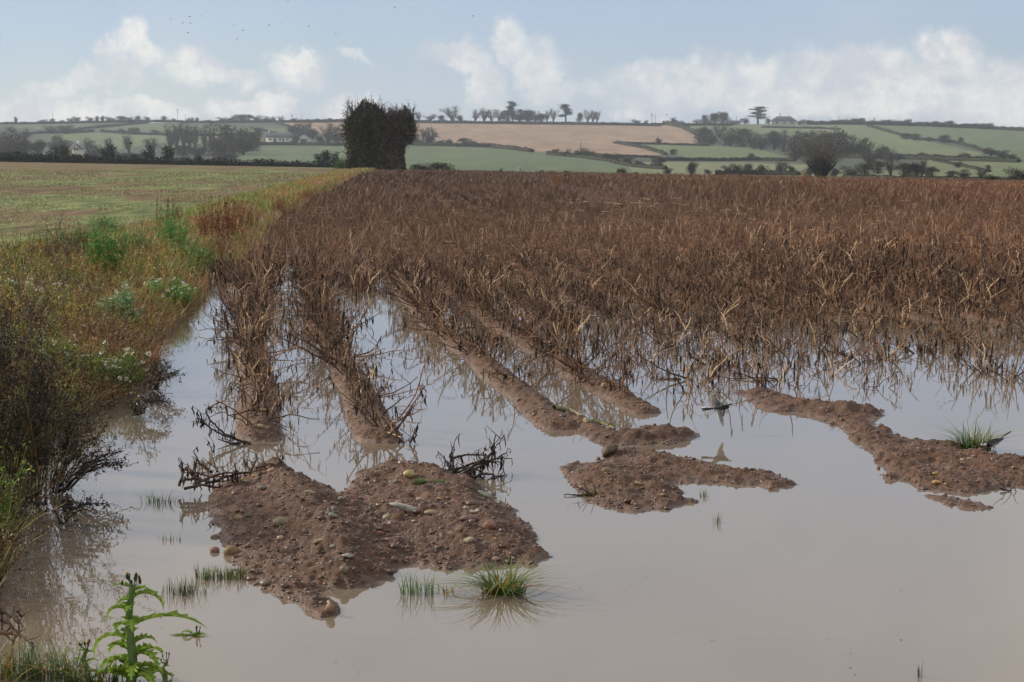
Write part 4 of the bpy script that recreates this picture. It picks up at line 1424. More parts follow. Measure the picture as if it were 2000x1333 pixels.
def stone(px, py, w, h, col, label, seed, ang=0.3, rz=0.0, tilt=0.0, cat='stone', name='stone', mat=None, depth=0.8, sink=0.35):
    if name == 'stone':
        col = tuple(np.array(col) * (0.82, 0.74, 0.66))
    p = gpt(px, py + h * 0.5)
    ppm = F_PX / p[1]
    sx, sz = w / ppm / 2, h / ppm / 2
    me = stone_mesh(name, seed, sx, sx * depth, sz, ang, mat, col)
    o = obj(name, me, label=label, cat=cat)
    o.location = (p[0], p[1] + sx * depth * 0.5, p[2] + sz * (1 - sink * 2) + 0.003)
    o.rotation_euler = (0, tilt, rz)
    return o


GREY, BUFF, PALE, REDD, OCH = (0.19, 0.18, 0.14), (0.26, 0.20, 0.13), (0.36, 0.34, 0.29), (0.16, 0.085, 0.058), (0.42, 0.27, 0.11)
stone(548, 1015, 37, 24, (0.25, 0.22, 0.155), 'large rounded grey-buff stone in the middle of the left near mound', 1, 0.15, 0.3)
stone(451, 1071, 32, 27, (0.23, 0.165, 0.085), 'round brown potato-shaped stone at the left water edge of the pebbly mound', 2, 0.0)
stone(418, 1072, 22, 14, (0.25, 0.15, 0.12), 'flat pinkish stone half under water left of the round brown one', 3, 0.2)
stone(792, 993, 66, 18, (0.34, 0.34, 0.33), 'long pale grey slab of slate lying across the right near mound', 4, 0.95, 0.1, 0.28, depth=0.5, sink=0.1)
stone(755, 1008, 22, 15, (0.30, 0.27, 0.19), 'oval buff stone just left of and below the pale slab', 5, 0.2, tilt=-0.5)
stone(650, 1005, 20, 10, (0.22, 0.24, 0.18), 'small smooth greenish stone left of the wet saddle between the mounds', 6, 0.1, tilt=0.3)
stone(740, 1041, 22, 10, (0.19, 0.09, 0.055), 'rust-brown oval pebble in the wet saddle between the near mounds', 7, 0.1)
stone(622, 1056, 32, 12, (0.24, 0.19, 0.14), 'flat tapering brown stone below the crest of the left near mound', 8, 0.7, 0, -0.35)
stone(650, 1066, 14, 9, (0.26, 0.27, 0.20), 'small pale green chip right of the flat tapering stone', 9, 0.4)
stone(678, 1085, 24, 8, (0.34, 0.34, 0.33), 'thin pale grey flake near the lower right of the left mound', 10, 0.8)
stone(672, 1109, 19, 17, (0.20, 0.19, 0.14), 'grey-green rounded stone near the front of the left mound', 11, 0.3)
stone(595, 1036, 12, 11, (0.24, 0.19, 0.16), 'small upright brownish pebble right of the large rounded stone', 12, 0.3)
stone(466, 1009, 20, 12, (0.36, 0.27, 0.15), 'yellowish flat stone on the left flank of the left mound', 13, 0.5)
stone(485, 1004, 14, 11, (0.15, 0.15, 0.12), 'dark grey-green stone beside the yellowish flat stone', 14, 0.4)
stone(512, 950, 17, 11, (0.22, 0.24, 0.20), 'pale green-grey stone near the top of the left mound', 15, 0.4)
stone(556, 972, 16, 13, (0.19, 0.16, 0.12), 'brownish stone below the top of the left mound', 16, 0.3, tilt=-.4)
stone(606, 961, 26, 8, (0.27, 0.20, 0.14), 'long low brown stone near the right shoulder of the left mound', 17, 0.4, tilt=.2)
stone(524, 918, 26, 8, (0.42, 0.27, 0.18), 'orange-pink sliver of stone at the top of the left mound', 18, 0.7, tilt=-.35)
stone(497, 929, 12, 6, (0.46, 0.30, 0.15), 'small orange chip beside the beached potato haulm', 19, 0.5)
stone(543, 912, 14, 7, (0.40, 0.26, 0.12), 'ochre pebble at the very top of the left mound', 20, 0.3)
stone(645, 1182, 22, 22, (0.27, 0.17, 0.11), 'buff-brown stone at the tip of the low spit in front of the left mound', 21, 0.5)
stone(608, 1157, 16, 10, (0.15, 0.085, 0.06), 'wet red-brown stone at the waterline of the left mound', 22, 0.3)
stone(843, 999, 30, 14, (0.29, 0.24, 0.16), 'buff stone right of the pale slab', 23, 0.4)
stone(914, 1011, 42, 15, (0.15, 0.10, 0.085), 'long dark purple-brown stone on the right near mound', 24, 0.75)
stone(957, 1022, 36, 22, (0.22, 0.12, 0.08), 'rust-brown pointed stone at the right of the long dark stone', 25, 0.7)
stone(916, 1053, 25, 13, (0.32, 0.29, 0.20), 'pale cream pointed stone below the rust-brown one', 26, 0.8, tilt=-.3)
stone(861, 1047, 8, 14, (0.38, 0.36, 0.28), 'small upright pale stone left of the cream pointed one', 27, 0.6)
stone(896, 1033, 19, 8, (0.24, 0.14, 0.10), 'small reddish slab between the dark stone and the cream one', 28, 0.7)
stone(924, 999, 16, 7, (0.36, 0.38, 0.36), 'bluish-white chip above the long dark stone', 29, 0.5)
stone(820, 973, 16, 10, (0.36, 0.31, 0.25), 'pale stone below the small green tuft', 30, 0.6)
stone(779, 979, 14, 9, (0.42, 0.31, 0.18), 'pinkish-yellow pebble behind the pale slab', 31, 0.3)
stone(858, 974, 11, 7, (0.48, 0.33, 0.15), 'small golden pebble right of the pale stone', 32, 0.3)
stone(885, 978, 7, 8, (0.46, 0.30, 0.20), 'small pinkish pebble right of the golden pebble', 33, 0.3)
stone(870, 984, 8, 6, (0.52, 0.42, 0.26), 'tiny cream pebble below the golden one', 34, 0.3)
stone(773, 939, 14, 10, (0.27, 0.24, 0.20), 'grey stone left of the yellow potato', 35, 0.5)
stone(945, 964, 30, 11, (0.26, 0.28, 0.24), 'pale greenish slab at the foot of the tangled uprooted stalks', 36, 0.7, tilt=.4)
stone(968, 1091, 28, 10, (0.24, 0.17, 0.13), 'flat brown stone by the big green tuft', 37, 0.4)
stone(968, 1052, 8, 5, (0.50, 0.32, 0.12), 'small orange pebble right of the cream pointed stone', 38, 0.3)
stone(823, 1083, 12, 12, (0.19, 0.12, 0.085), 'brown clod-like stone on the front of the right near mound', 39, 0.5)
stone(770, 1090, 16, 14, (0.19, 0.12, 0.09), 'brown stone at the front water edge between the near mounds', 40, 0.4)
stone(1191, 875, 42, 25, (0.105, 0.075, 0.055), 'large dark muddy rock beside the water, below the mossy branch', 41, 0.7, 0.2, -0.35)
stone(1184, 916, 18, 13, (0.24, 0.19, 0.10), 'buff rounded stone on top of the rounded middle mud patch', 42, 0.2)
stone(1247, 943, 15, 7, (0.36, 0.27, 0.15), 'yellowish oval pebble on the middle mud patch', 43, 0.2, tilt=.25)
stone(1294, 966, 13, 4, (0.34, 0.23, 0.15), 'thin tan pebble near the front of the middle mud patch', 44, 0.3)
stone(1237, 980, 18, 14, (0.17, 0.10, 0.07), 'pyramid-shaped brown stone at the front of the middle mud patch', 45, 0.8)
stone(1505, 953, 9, 8, (0.20, 0.12, 0.085), 'round reddish stone under the arm of the middle mud patch', 46, 0.1)
stone(1325, 890, 8, 7, (0.62, 0.62, 0.62), 'single white pebble on the arm of the middle mud patch', 47, 0.4)
stone(1128, 902, 11, 7, (0.17, 0.10, 0.07), 'brown pebble at the back edge of the rounded middle mud patch', 48, 0.3)
stone(1828, 924, 13, 7, (0.36, 0.27, 0.11), 'yellow oval pebble on the right-hand mud spit', 49, 0.1)
stone(1830, 941, 21, 8, (0.48, 0.30, 0.11), 'orange-yellow broken stone near the front of the right-hand mud spit', 50, 0.6)
stone(1847, 945, 6, 5, (0.46, 0.36, 0.22), 'small cream pebble right of the orange-yellow stone', 51, 0.1)
stone(1894, 895, 11, 6, (0.40, 0.40, 0.33), 'pale stone in front of the long-bladed tuft', 52, 0.5)
stone(1880, 897, 9, 5, (0.42, 0.40, 0.33), 'pale stone left of another pale stone in front of the tuft', 53, 0.5)
stone(1980, 911, 9, 7, (0.30, 0.30, 0.22), 'greenish chip at the right edge of the mud spit', 54, 0.6)
stone(1937, 897, 5, 4, (0.60, 0.44, 0.24), 'bright cream pebble at the standing bird\'s feet', 55, 0.2)
stone(1731, 897, 9, 8, (0.30, 0.16, 0.085), 'small orange-brown stone at the left water edge of the right-hand spit', 56, 0.2)
stone(1716, 913, 8, 6, (0.27, 0.14, 0.08), 'small orange-brown stone standing in water off the right-hand spit', 57, 0.2)
stone(1682, 792, 20, 10, (0.10, 0.065, 0.048), 'dark rounded clod on the back of the right-hand spit', 58, 0.2)

P_COL = (0.33, 0.26, 0.10)


def potato(px, py, w, h, label, seed, col=P_COL):
    stone(px, py, w, h, col, label, seed, 0.0, 0.3, 0.1, 'potato', 'potato', M_POTATO, 0.75, 0.2)


potato(799, 925, 25, 16, 'large yellow potato half buried on top of the right near mound', 60, (0.36, 0.27, 0.12))
potato(474, 938, 15, 13, 'small green-yellow potato by the beached haulm on the left near mound', 61, (0.28, 0.26, 0.08))
potato(515, 909, 26, 18, 'greyish potato behind the top of the left near mound', 62, (0.28, 0.24, 0.17))
potato(747, 850, 26, 12, 'greenish potato at the end of the second flooded ridge', 63, (0.24, 0.20, 0.10))
potato(514, 800, 12, 8, 'yellow potato on the first flooded ridge', 64)
potato(508, 832, 13, 9, 'pinkish-yellow potato near the end of the first flooded ridge', 65, (0.40, 0.26, 0.14))
potato(997, 738, 12, 8, 'greenish-yellow potato on the ridge with the mossy branch', 66, (0.33, 0.29, 0.09))
potato(1181, 752, 14, 12, 'yellow potato at the tip of the narrow ridge', 67, (0.36, 0.26, 0.10))
potato(808, 610, 8, 7, 'small pale yellow potato far up the ridge with the mossy branch', 68)
potato(790, 602, 7, 6, 'tiny greenish potato farthest up the ridge with the mossy branch', 69, (0.30, 0.29, 0.09))
potato(938, 695, 9, 6, 'small yellow potato between stems on the third ridge', 70)

# gravel on the mud: too many to count
r = np.random.default_rng(8)
n = 60000
Yq = 7.2 * (15.5 / 7.2) ** r.random(n); Xq = r.uniform(-0.2, 0.32, n) * Yq
zq = gz(Xq, Yq, True)
ok = (zq > -0.004) & (Xq > shore_x(Yq) + 0.3)
Xq, Yq, zq = Xq[ok], Yq[ok], zq[ok]
keep = r.random(len(Xq)) < 0.5
Xq, Yq, zq = Xq[keep], Yq[keep], zq[keep]
m = len(Xq)
bv, bf = blob(4, 6)
sz = 0.0035 + 0.0055 * r.random(m) ** 2.2 + 0.014 * (r.random(m) < 0.035) * r.random(m)
shp = np.stack([sz * r.uniform(0.8, 1.7, m), sz * r.uniform(0.8, 1.5, m), sz * r.uniform(0.5, 0.95, m)], -1)
an = r.uniform(0, 6.28, m)
V = bv[None] * shp[:, None]
V = V + r.normal(0, 0.12, V.shape) * sz[:, None, None]
c_, s_ = np.cos(an)[:, None], np.sin(an)[:, None]
V = np.stack([V[..., 0] * c_ - V[..., 1] * s_, V[..., 0] * s_ + V[..., 1] * c_, V[..., 2]], -1) + np.stack([Xq, Yq, zq + sz * 0.15], -1)[:, None]
pal = np.array([(0.115, 0.065, 0.043), (0.095, 0.055, 0.038), (0.14, 0.08, 0.052), (0.20, 0.15, 0.105), (0.17, 0.155, 0.125), (0.34, 0.25, 0.14), (0.44, 0.40, 0.32), (0.10, 0.09, 0.075)])
cg = pal[r.choice(8, m, p=[.36, .30, .24, .04, .015, .006, .003, .036])] * r.uniform(0.75, 1.25, (m, 1))
F = (bf[None] + (np.arange(m) * len(bv))[:, None, None]).reshape(-1, 4)
gb = Buf().add(V.reshape(-1, 3), F, np.repeat(cg, len(bv), 0))
obj('gravel', gb.mesh('gravel', M_WET), label='fine wet gravel and crumbs of red-brown earth scattered over the mud patches', cat='gravel', kind='stuff')
print('gravel', m)

# ------------------------------------------------------------------ branches and uprooted haulm
def limb(name, pts, rad, col, mat, label, cat, seed=0, twigs=0, knob=0.25, lift=0.0, zs=None):
    r = np.random.default_rng(seed)
    P = []
    for i, (x, y) in enumerate(pts):
        q = gpt(x, y)
        if zs:
            q[2] = max(q[2], 0) + zs[i]
        P.append(q)
    P = np.array(P)
    t = np.linspace(0, len(P) - 1, len(P) * 6)
    Q = np.stack([np.interp(t, np.arange(len(P)), P[:, k]) for k in range(3)], -1)
    for _ in range(3):
        Q[1:-1] = (Q[:-2] + Q[1:-1] + Q[2:]) / 3
    Q[:, 2] += lift
    rr_ = np.interp(t, np.arange(len(P)), rad if hasattr(rad, '__len__') else np.full(len(P), rad)) * (1 + knob * (vnoise(t * 2.3, t * 0 + seed, 3) - .5))
    root = Buf().add(*tubes(Q, rr_[None], col, 8))
    return Q, rr_, root


Q, rr_, B = limb('branch', [(1082, 800), (1110, 806), (1135, 818), (1148, 830), (1165, 829), (1185, 834), (1200, 842)], [.017, .02, .02, .018, .015, .013, .008], (0.22, 0.19, 0.10), M_BARK, '', '', 3, lift=0.018)
root = empty('fallen_branch', tuple(Q[0]), label='crooked mossy tree branch lying along the ridge that leads to the middle mud patch', cat='branch')
r = np.random.default_rng(9)
i = r.integers(0, len(Q), 160)
mo = B.add(*cards(Q[i] + r.normal(0, 1, (160, 3)) * [.012, .012, .003] + [0, 0, .014], r.uniform(.004, .009, 160), jit((0.16, 0.17, 0.05), 160, .3), r, .7))
o = obj('bark', mo.mesh('bark', M_BARK), root); o.matrix_parent_inverse = Matrix.Translation(-Vector(Q[0]))


def tangle(name, base_px, stems, label, seed, col=(0.085, 0.05, 0.03), rags=60, ragc=(0.025, 0.018, 0.013), cat='uprooted plant'):
    """uprooted haulm: explicit crooked stems given as photo points with heights above the ground"""
    r = np.random.default_rng(seed)
    b0 = gpt(*base_px)
    root = empty(name, tuple(b0), label=label, cat=cat)
    sb, lb = Buf(), Buf()
    tips = []
    for pts in stems:
        # every point stands at the base's depth, height read from the picture
        P = np.array([at(x, y, b0[1] + dy) for x, y, dy in pts]) - b0
        P[:, 2] = np.maximum(P[:, 2], -b0[2] + 0.004)
        t = np.linspace(0, len(P) - 1, len(P) * 4)
        Q = np.stack([np.interp(t, np.arange(len(P)), P[:, k]) for k in range(3)], -1)
        Q[1:-1] = (Q[:-2] + Q[1:-1] * 2 + Q[2:]) / 4
        Q[1:-1] += r.normal(0, .0025, Q[1:-1].shape)
        c = jit(col, 1, .25, .06, r)[0]
        sb.add(*tubes(Q, np.linspace(.0095, .0035, len(Q))[None] * r.uniform(.8, 1.1), c, 5, c * 1.2))
        tips.append(Q[2:])
        m = 4
        i = r.integers(2, len(Q), m)
        S = crooked(r, m, r.uniform(.04, .13, m), r.uniform(.2, 1.7, m), r.uniform(0, 6.28, m), 4, .35) + Q[i][:, None]
        sb.add(*tubes(S, np.array([[.0035, .003, .0022, .0012]]) * np.ones((m, 1)), c, 3))
        tips.append(S[:, 1:].reshape(-1, 3))
    T = np.concatenate(tips)
    m = rags
    T = T[r.integers(0, len(T), m)]
    H = np.zeros((m, 4, 3)); H[:, :, 2] = -np.linspace(0, 1, 4)[None] * r.uniform(.02, .09, (m, 1)); H[:, 1:, :2] += r.normal(0, .006, (m, 3, 2)); H += T[:, None]
    H[..., 2] = np.maximum(H[..., 2], -b0[2] + .003)
    sd = rdir(m, r) * [1, 1, 0]; sd /= np.linalg.norm(sd, axis=1, keepdims=True)
    lb.add(*ribbons(H, np.array([[.3, 1, .8, .1]]) * r.uniform(.003, .009, (m, 1)), sd, jit(ragc, m, .4, .08, r)))
    obj('stems', sb.mesh('stems', M_STEM), root)
    obj('withered_leaves', lb.mesh('withered_leaves', M_STEM), root)
    return root


tangle('uprooted_haulm', (905, 935), [
    [(760, 925, .05), (800, 915, .0), (850, 912, 0), (900, 925, 0)], [(700, 958, -.2), (740, 935, -.1), (800, 922, 0), (870, 925, 0)],
    [(880, 938, 0), (885, 905, .05), (882, 880, .05), (892, 855, .1)], [(890, 935, 0), (875, 910, 0), (868, 890, .05)], [(895, 935, 0), (930, 905, 0), (955, 892, .1), (972, 868, .1), (985, 850, .2)],
    [(890, 925, 0), (940, 905, .1), (970, 895, .2), (1000, 896, .3)], [(890, 930, 0), (915, 930, 0), (935, 945, 0)], [(900, 930, 0), (940, 912, .1), (962, 885, .2), (968, 850, .2)],
    [(880, 930, 0), (905, 910, .1), (950, 900, .1), (978, 905, .1)], [(915, 935, 0), (945, 925, 0), (965, 950, .1)], [(960, 960, 0), (970, 948, .05), (990, 963, .1)],
    [(870, 935, 0), (890, 915, 0), (925, 915, .1), (945, 925, .1)], [(900, 940, 0), (920, 920, 0), (945, 908, .1), (990, 885, .2)], [(880, 896, .1), (910, 888, .1), (955, 890, .1)]],
    'big dark tangle of uprooted potato stalks on the right near mound', 5, (0.06, 0.038, 0.025), 190)
tangle('uprooted_haulm', (440, 950), [
    [(352, 940, -.05), (375, 935, 0), (420, 943, 0), (470, 935, 0)], [(355, 915, .1), (380, 922, 0), (410, 932, 0), (450, 930, 0)], [(360, 955, -.1), (390, 948, -.05), (430, 952, 0), (470, 945, 0)],
    [(350, 950, 0), (358, 920, 0), (365, 912, .1), (385, 925, 0)], [(385, 945, 0), (430, 925, 0), (480, 922, 0)], [(400, 945, 0), (445, 930, 0), (500, 920, .05), (520, 915, .1)],
    [(425, 922, .1), (415, 895, .2), (413, 875, .25)], [(412, 922, .1), (390, 905, .2), (378, 882, .25)], [(490, 920, .1), (505, 893, .2)], [(395, 940, 0), (372, 925, 0), (366, 905, .1)], [(500, 915, .1), (530, 905, .2), (545, 912, .2)]],
    'beached tangle of brown potato stalks at the left top of the left near mound', 6, (0.095, 0.055, 0.032), 90)
tangle('uprooted_haulm', (480, 868), [
    [(490, 870, 0), (450, 855, 0), (420, 842, 0), (400, 828, 0), (385, 815, 0)], [(400, 830, 0), (394, 818, 0), (391, 806, 0)], [(480, 868, 0), (440, 850, 0), (410, 820, .1), (400, 800, .1), (430, 785, .15)],
    [(470, 866, 0), (450, 868, 0), (425, 858, 0)]],
    'dark drooping potato stalk reaching out over the water from the end of the first ridge', 7, (0.06, 0.038, 0.025), 60)
tangle('uprooted_haulm', (1360, 742), [
    [(1350, 745, 0), (1310, 730, 0), (1280, 715, 0), (1250, 695, 0)], [(1385, 742, 0), (1400, 725, 0), (1430, 700, 0)], [(1330, 740, 0), (1300, 745, 0), (1270, 740, 0)], [(1520, 742, 0), (1490, 738, 0), (1440, 742, 0), (1400, 735, 0)]],
    'thick dead stems resting on the water just behind the flying bird', 8, (0.11, 0.06, 0.033), 30)
tangle('uprooted_haulm', (820, 868), [[(800, 880, 0), (808, 850, 0), (818, 825, 0)], [(790, 870, 0), (770, 850, 0), (800, 800, 0), (830, 755, 0)], [(760, 850, 0), (790, 820, 0), (810, 790, .05)]],
       'leaning dark stalks at the right side of the second ridge end', 9, (0.07, 0.042, 0.026), 30)
tangle('fallen_twig', (1150, 968), [[(1180, 965, 0), (1140, 968, 0), (1103, 966, 0)], [(1180, 985, 0), (1150, 980, 0), (1125, 982, 0)]], 'thin dark weed sprigs at the left water edge of the middle mud patch', 10, (0.06, 0.04, 0.025), 16, cat='twig')
tangle('fallen_twig', (1962, 960), [[(1955, 956, 0), (1975, 966, 0)]], 'short stick poking from the front of the right-hand mud spit into the water', 11, (0.07, 0.04, 0.025), 1, cat='twig')

# weathered log on the bank
b0 = gpt(500, 437)
root = empty('log', tuple(b0), label='short weathered grey-brown log lying on the bank beside the first potato rows', cat='log')
t = np.linspace(0, 1, 12)
P = np.stack([(t - .5) * 0.55, 0.1 * np.sin(t * 3), 0.06 + 0.03 * np.sin(t * 4)], -1)
lb = Buf().add(*tubes(P, (0.055 * np.sin(np.pi * np.clip(t, .08, .92)) ** .5 + .01)[None], (0.09, 0.06, 0.045), 8))
obj('trunk', lb.mesh('trunk', M_BARK, True), root)
sb = Buf().add(*tubes(np.array([[0.0, 0, .08], [.05, 0, .16], [.12, .02, .2]]), np.array([[.02, .015, .006]]), (0.09, 0.06, 0.045), 6))
obj('broken_stub', sb.mesh('broken_stub', M_BARK, True), root)

# ------------------------------------------------------------------ prickly sow-thistle in the foreground
def thistle_leaf(B, base, azi, L, W, rise, curl, r, col):
    K = 25
    t = np.linspace(0, 1, K)
    ang = rise - curl * t ** 1.2
    hx_ = np.concatenate([[0], np.cumsum(np.cos(ang[1:])) * L / (K - 1)]); hz_ = np.concatenate([[0], np.cumsum(np.sin(ang[1:])) * L / (K - 1)])
    c = np.stack([np.cos(azi) * hx_, np.sin(azi) * hx_, hz_], -1) + base
    side = np.array([-np.sin(azi), np.cos(azi), 0])
    w = 1.5 * W * (np.sin(np.pi * np.clip(t, 0, 1) ** 0.75) ** 0.7 + 0.25 * (1 - t)) * (1 - t ** 6)
    tooth = np.where(np.arange(K) % 3 == 1, 1.0, np.where(np.arange(K) % 3 == 2, 0.22, 0.38)) * r.uniform(.8, 1.2, K)
    nrm = np.stack([-np.sin(ang) * np.cos(azi), -np.sin(ang) * np.sin(azi), np.cos(ang)], -1)
    fwd = np.gradient(c, axis=0); fwd /= np.linalg.norm(fwd, axis=1, keepdims=True) + 1e-9
    rows_ = []
    for s_, f_ in ((-1, 1.0), (-1, .45), (0, 0), (1, .45), (1, 1.0)):
        o_ = side * s_ * (w * f_ * (tooth if f_ == 1 else 0.9))[:, None] + nrm * (w * f_ * f_ * 0.35)[:, None]
        if f_ == 1:
            o_ = o_ + fwd * (w * 0.30 * (tooth > .75))[:, None] + nrm * r.normal(0, .10, (K, 1)) * w[:, None]
        rows_.append(c + o_)
    V = np.stack(rows_, 1)
    idx = np.arange(K * 5).reshape(K, 5)
    F = np.stack([idx[:-1, :-1], idx[:-1, 1:], idx[1:, 1:], idx[1:, :-1]], -1).reshape(-1, 4)
    cc = np.tile(np.array(col), (K, 5, 1)); cc[:, 2] *= 1.35
    cc *= r.uniform(.85, 1.15)
    B.add(V.reshape(-1, 3), F, cc.reshape(-1, 3))
    return c


def sow_thistle(px, py, top_px, D, label, seed, leaves, scale=1.0, lean=0.0):
    r = np.random.default_rng(seed)
    p0 = at(px, py, D); p0[2] = max(0.0, p0[2]) - 0.01
    topz = at(px, top_px, D)[2]
    H = topz - p0[2]
    root = empty('sow_thistle', tuple(p0), label=label, cat='thistle')
    K = 10
    t = np.linspace(0, 1, K)
    S = np.stack([lean * H * t + .008 * np.sin(t * 7), 0 * t, H * t * 0.9], -1)
    GC = (0.25, 0.36, 0.05)
    sb = Buf().add(*tubes(S, (np.linspace(.017, .009, K) * scale)[None], (0.14, 0.22, 0.06), 8))
    obj('stem', sb.mesh('stem', M_LEAF, True), root)
    for (h, azi, L, W, rise, curl) in leaves:
        lb = Buf()
        base = np.array([np.interp(h, t, S[:, k]) for k in range(3)])
        thistle_leaf(lb, base, azi, L * scale, W * scale, rise, curl, r, GC)
        me = lb.mesh('leaf', M_LEAF, True)
        o = obj('leaf', me, root)
    # flower heads on short stalks
    for k in range(9 if scale > .8 else 5):
        a = r.uniform(0, 6.28); d = r.uniform(.008, .04) * scale
        top = S[-1] + [np.cos(a) * d, np.sin(a) * d, r.uniform(0.0, .045) * scale]
        bb_ = Buf().add(*tubes(np.stack([S[-1] - [0, 0, .01], (S[-1] + top) / 2 + [0, 0, -.004], top]), np.array([[.0022, .0018, .0015]]), (0.09, 0.14, 0.04), 4))
        v, f = blob(6, 8)
        sz_ = r.uniform(.75, 1.15) * scale
        bb_.add(v * np.array([.0052, .0052, .0095]) * sz_ + top + [0, 0, .006], f, (0.035, 0.05, 0.022))
        bh = obj('flower_bud', bb_.mesh('flower_bud', M_LEAF, True), root)
        if r.random() < .65:
            yb = Buf().add(v * np.array([.0042, .0042, .0035]) * sz_ + top + [0, 0, .0155 * sz_], f, (0.62, 0.34, 0.04))
            obj('petals', yb.mesh('petals', M_LEAF, True), bh)
    return root


pi = math.pi
sow_thistle(256, 1395, 1122, 6.2, 'tallest prickly green sow-thistle, with yellow-tipped buds, in the near left foreground', 3, [
    (.98, pi - .3, .085, .010, .35, .9), (.93, .2, .06, .012, .6, 1.0), (.88, pi * .5, .06, .012, .5, 1.4), (.84, -.1, .15, .015, .95, 2.7), (.86, pi + .2, .05, .014, .2, 1.2), (.80, -1.6, .06, .014, .5, 1.6),
    (.74, pi, .10, .016, .75, 2.6), (.66, -1.2, .08, .016, .5, 1.8), (.58, .05, .26, .017, .55, 1.25), (.60, pi * .8, .08, .016, .3, 1.6), (.5, 1.9, .07, .016, .5, 1.4), (.44, pi - .1, .17, .017, .7, 2.5),
    (.34, 2.6, .12, .02, .7, 2.0), (.27, .7, .13, .02, .8, 2.0), (.18, 2.4, .14, .02, .6, 1.7), (.12, -.8, .15, .02, .5, 1.5), (.06, 2.9, .16, .02, .6, 1.6), (.05, .5, .16, .02, .6, 1.6),
    (.38, .3, .10, .016, 1.1, 2.2), (.30, -.2, .12, .018, .6, 2.4), (.24, pi + .1, .14, .018, .5, 2.0), (.2, -1.4, .10, .018, .5, 1.6), (.14, .1, .13, .018, .8, 2.5), (.1, pi - .2, .11, .018, .8, 2.0), (.08, 1.5, .1, .018, .7, 1.6)], 1.22, .03)
sow_thistle(372, 1268, 1236, 6.85, 'low prickly sow-thistle shoot with buds lying at the water right of the tall one', 4, [
    (.3, 0.0, .09, .013, .35, .5), (.3, pi, .15, .013, .12, .15), (.5, pi - .3, .10, .012, 1.0, 2.4), (.4, -.6, .07, .012, .4, .9), (.6, pi + .4, .07, .010, .9, 1.2)], .7, 1.2)
sow_thistle(168, 1350, 1262, 6.30, 'small pale green sow-thistle with buds left of the tall prickly one', 5, [
    (.9, pi, .05, .009, .7, 1.4), (.8, 0, .06, .010, .9, 1.6), (.6, pi + .4, .07, .012, .7, 1.7), (.5, .3, .08, .012, .8, 1.7), (.3, pi - .3, .08, .014, .6, 1.8), (.2, -.3, .09, .014, .5, 1.8)], .8, 0.02)
sow_thistle(318, 1352, 1290, 6.25, 'short sow-thistle with dark buds at the bottom edge right of the tall one', 6, [
    (.9, pi, .04, .008, .7, 1.4), (.7, .2, .05, .010, .9, 1.6), (.5, pi + .3, .06, .012, .7, 1.7), (.3, -.3, .07, .012, .8, 1.7)], .65, 0.15)
# long bent dead stems at the left foreground
tangle('dead_stems', (20, 1290), [[(-20, 1205, .1), (10, 1213, .1), (40, 1240, .05), (68, 1262, 0)], [(-20, 1190, .1), (15, 1200, .1), (45, 1225, .05)], [(-20, 1222, .1), (10, 1235, .05), (28, 1260, 0)], [(-20, 1240, 0), (25, 1238, .05), (48, 1248, 0)]],
       'bent brown dead stems arching over the water at the lower left edge', 12, (0.12, 0.065, 0.04), 4, cat='dead stems')

# ------------------------------------------------------------------ wagtails
BLK, WHT, GRY = (0.012, 0.012, 0.014), (0.78, 0.77, 0.74), (0.14, 0.14, 0.145)


def bird_body(K, seg, prof, colf, name):
    P = np.array([[p[0], 0, p[1]] for p in prof]); RX = [p[2] for p in prof]; RZ = [p[3] for p in prof]
    t = np.linspace(0, len(prof) - 1, K)
    P2 = np.stack([np.interp(t, range(len(prof)), P[:, k]) for k in range(3)], -1)
    for _ in range(2):
        P2[1:-1] = (P2[:-2] + 2 * P2[1:-1] + P2[2:]) / 4
    rx = np.interp(t, range(len(prof)), RX); rz = np.interp(t, range(len(prof)), RZ)
    V, F = loft(P2, rx, rz, seg)
    C = np.array([colf(v) for v in V])
    return mesh_np(name, V, C, np.zeros((0, 3), int), F, M_FEATHER, True)


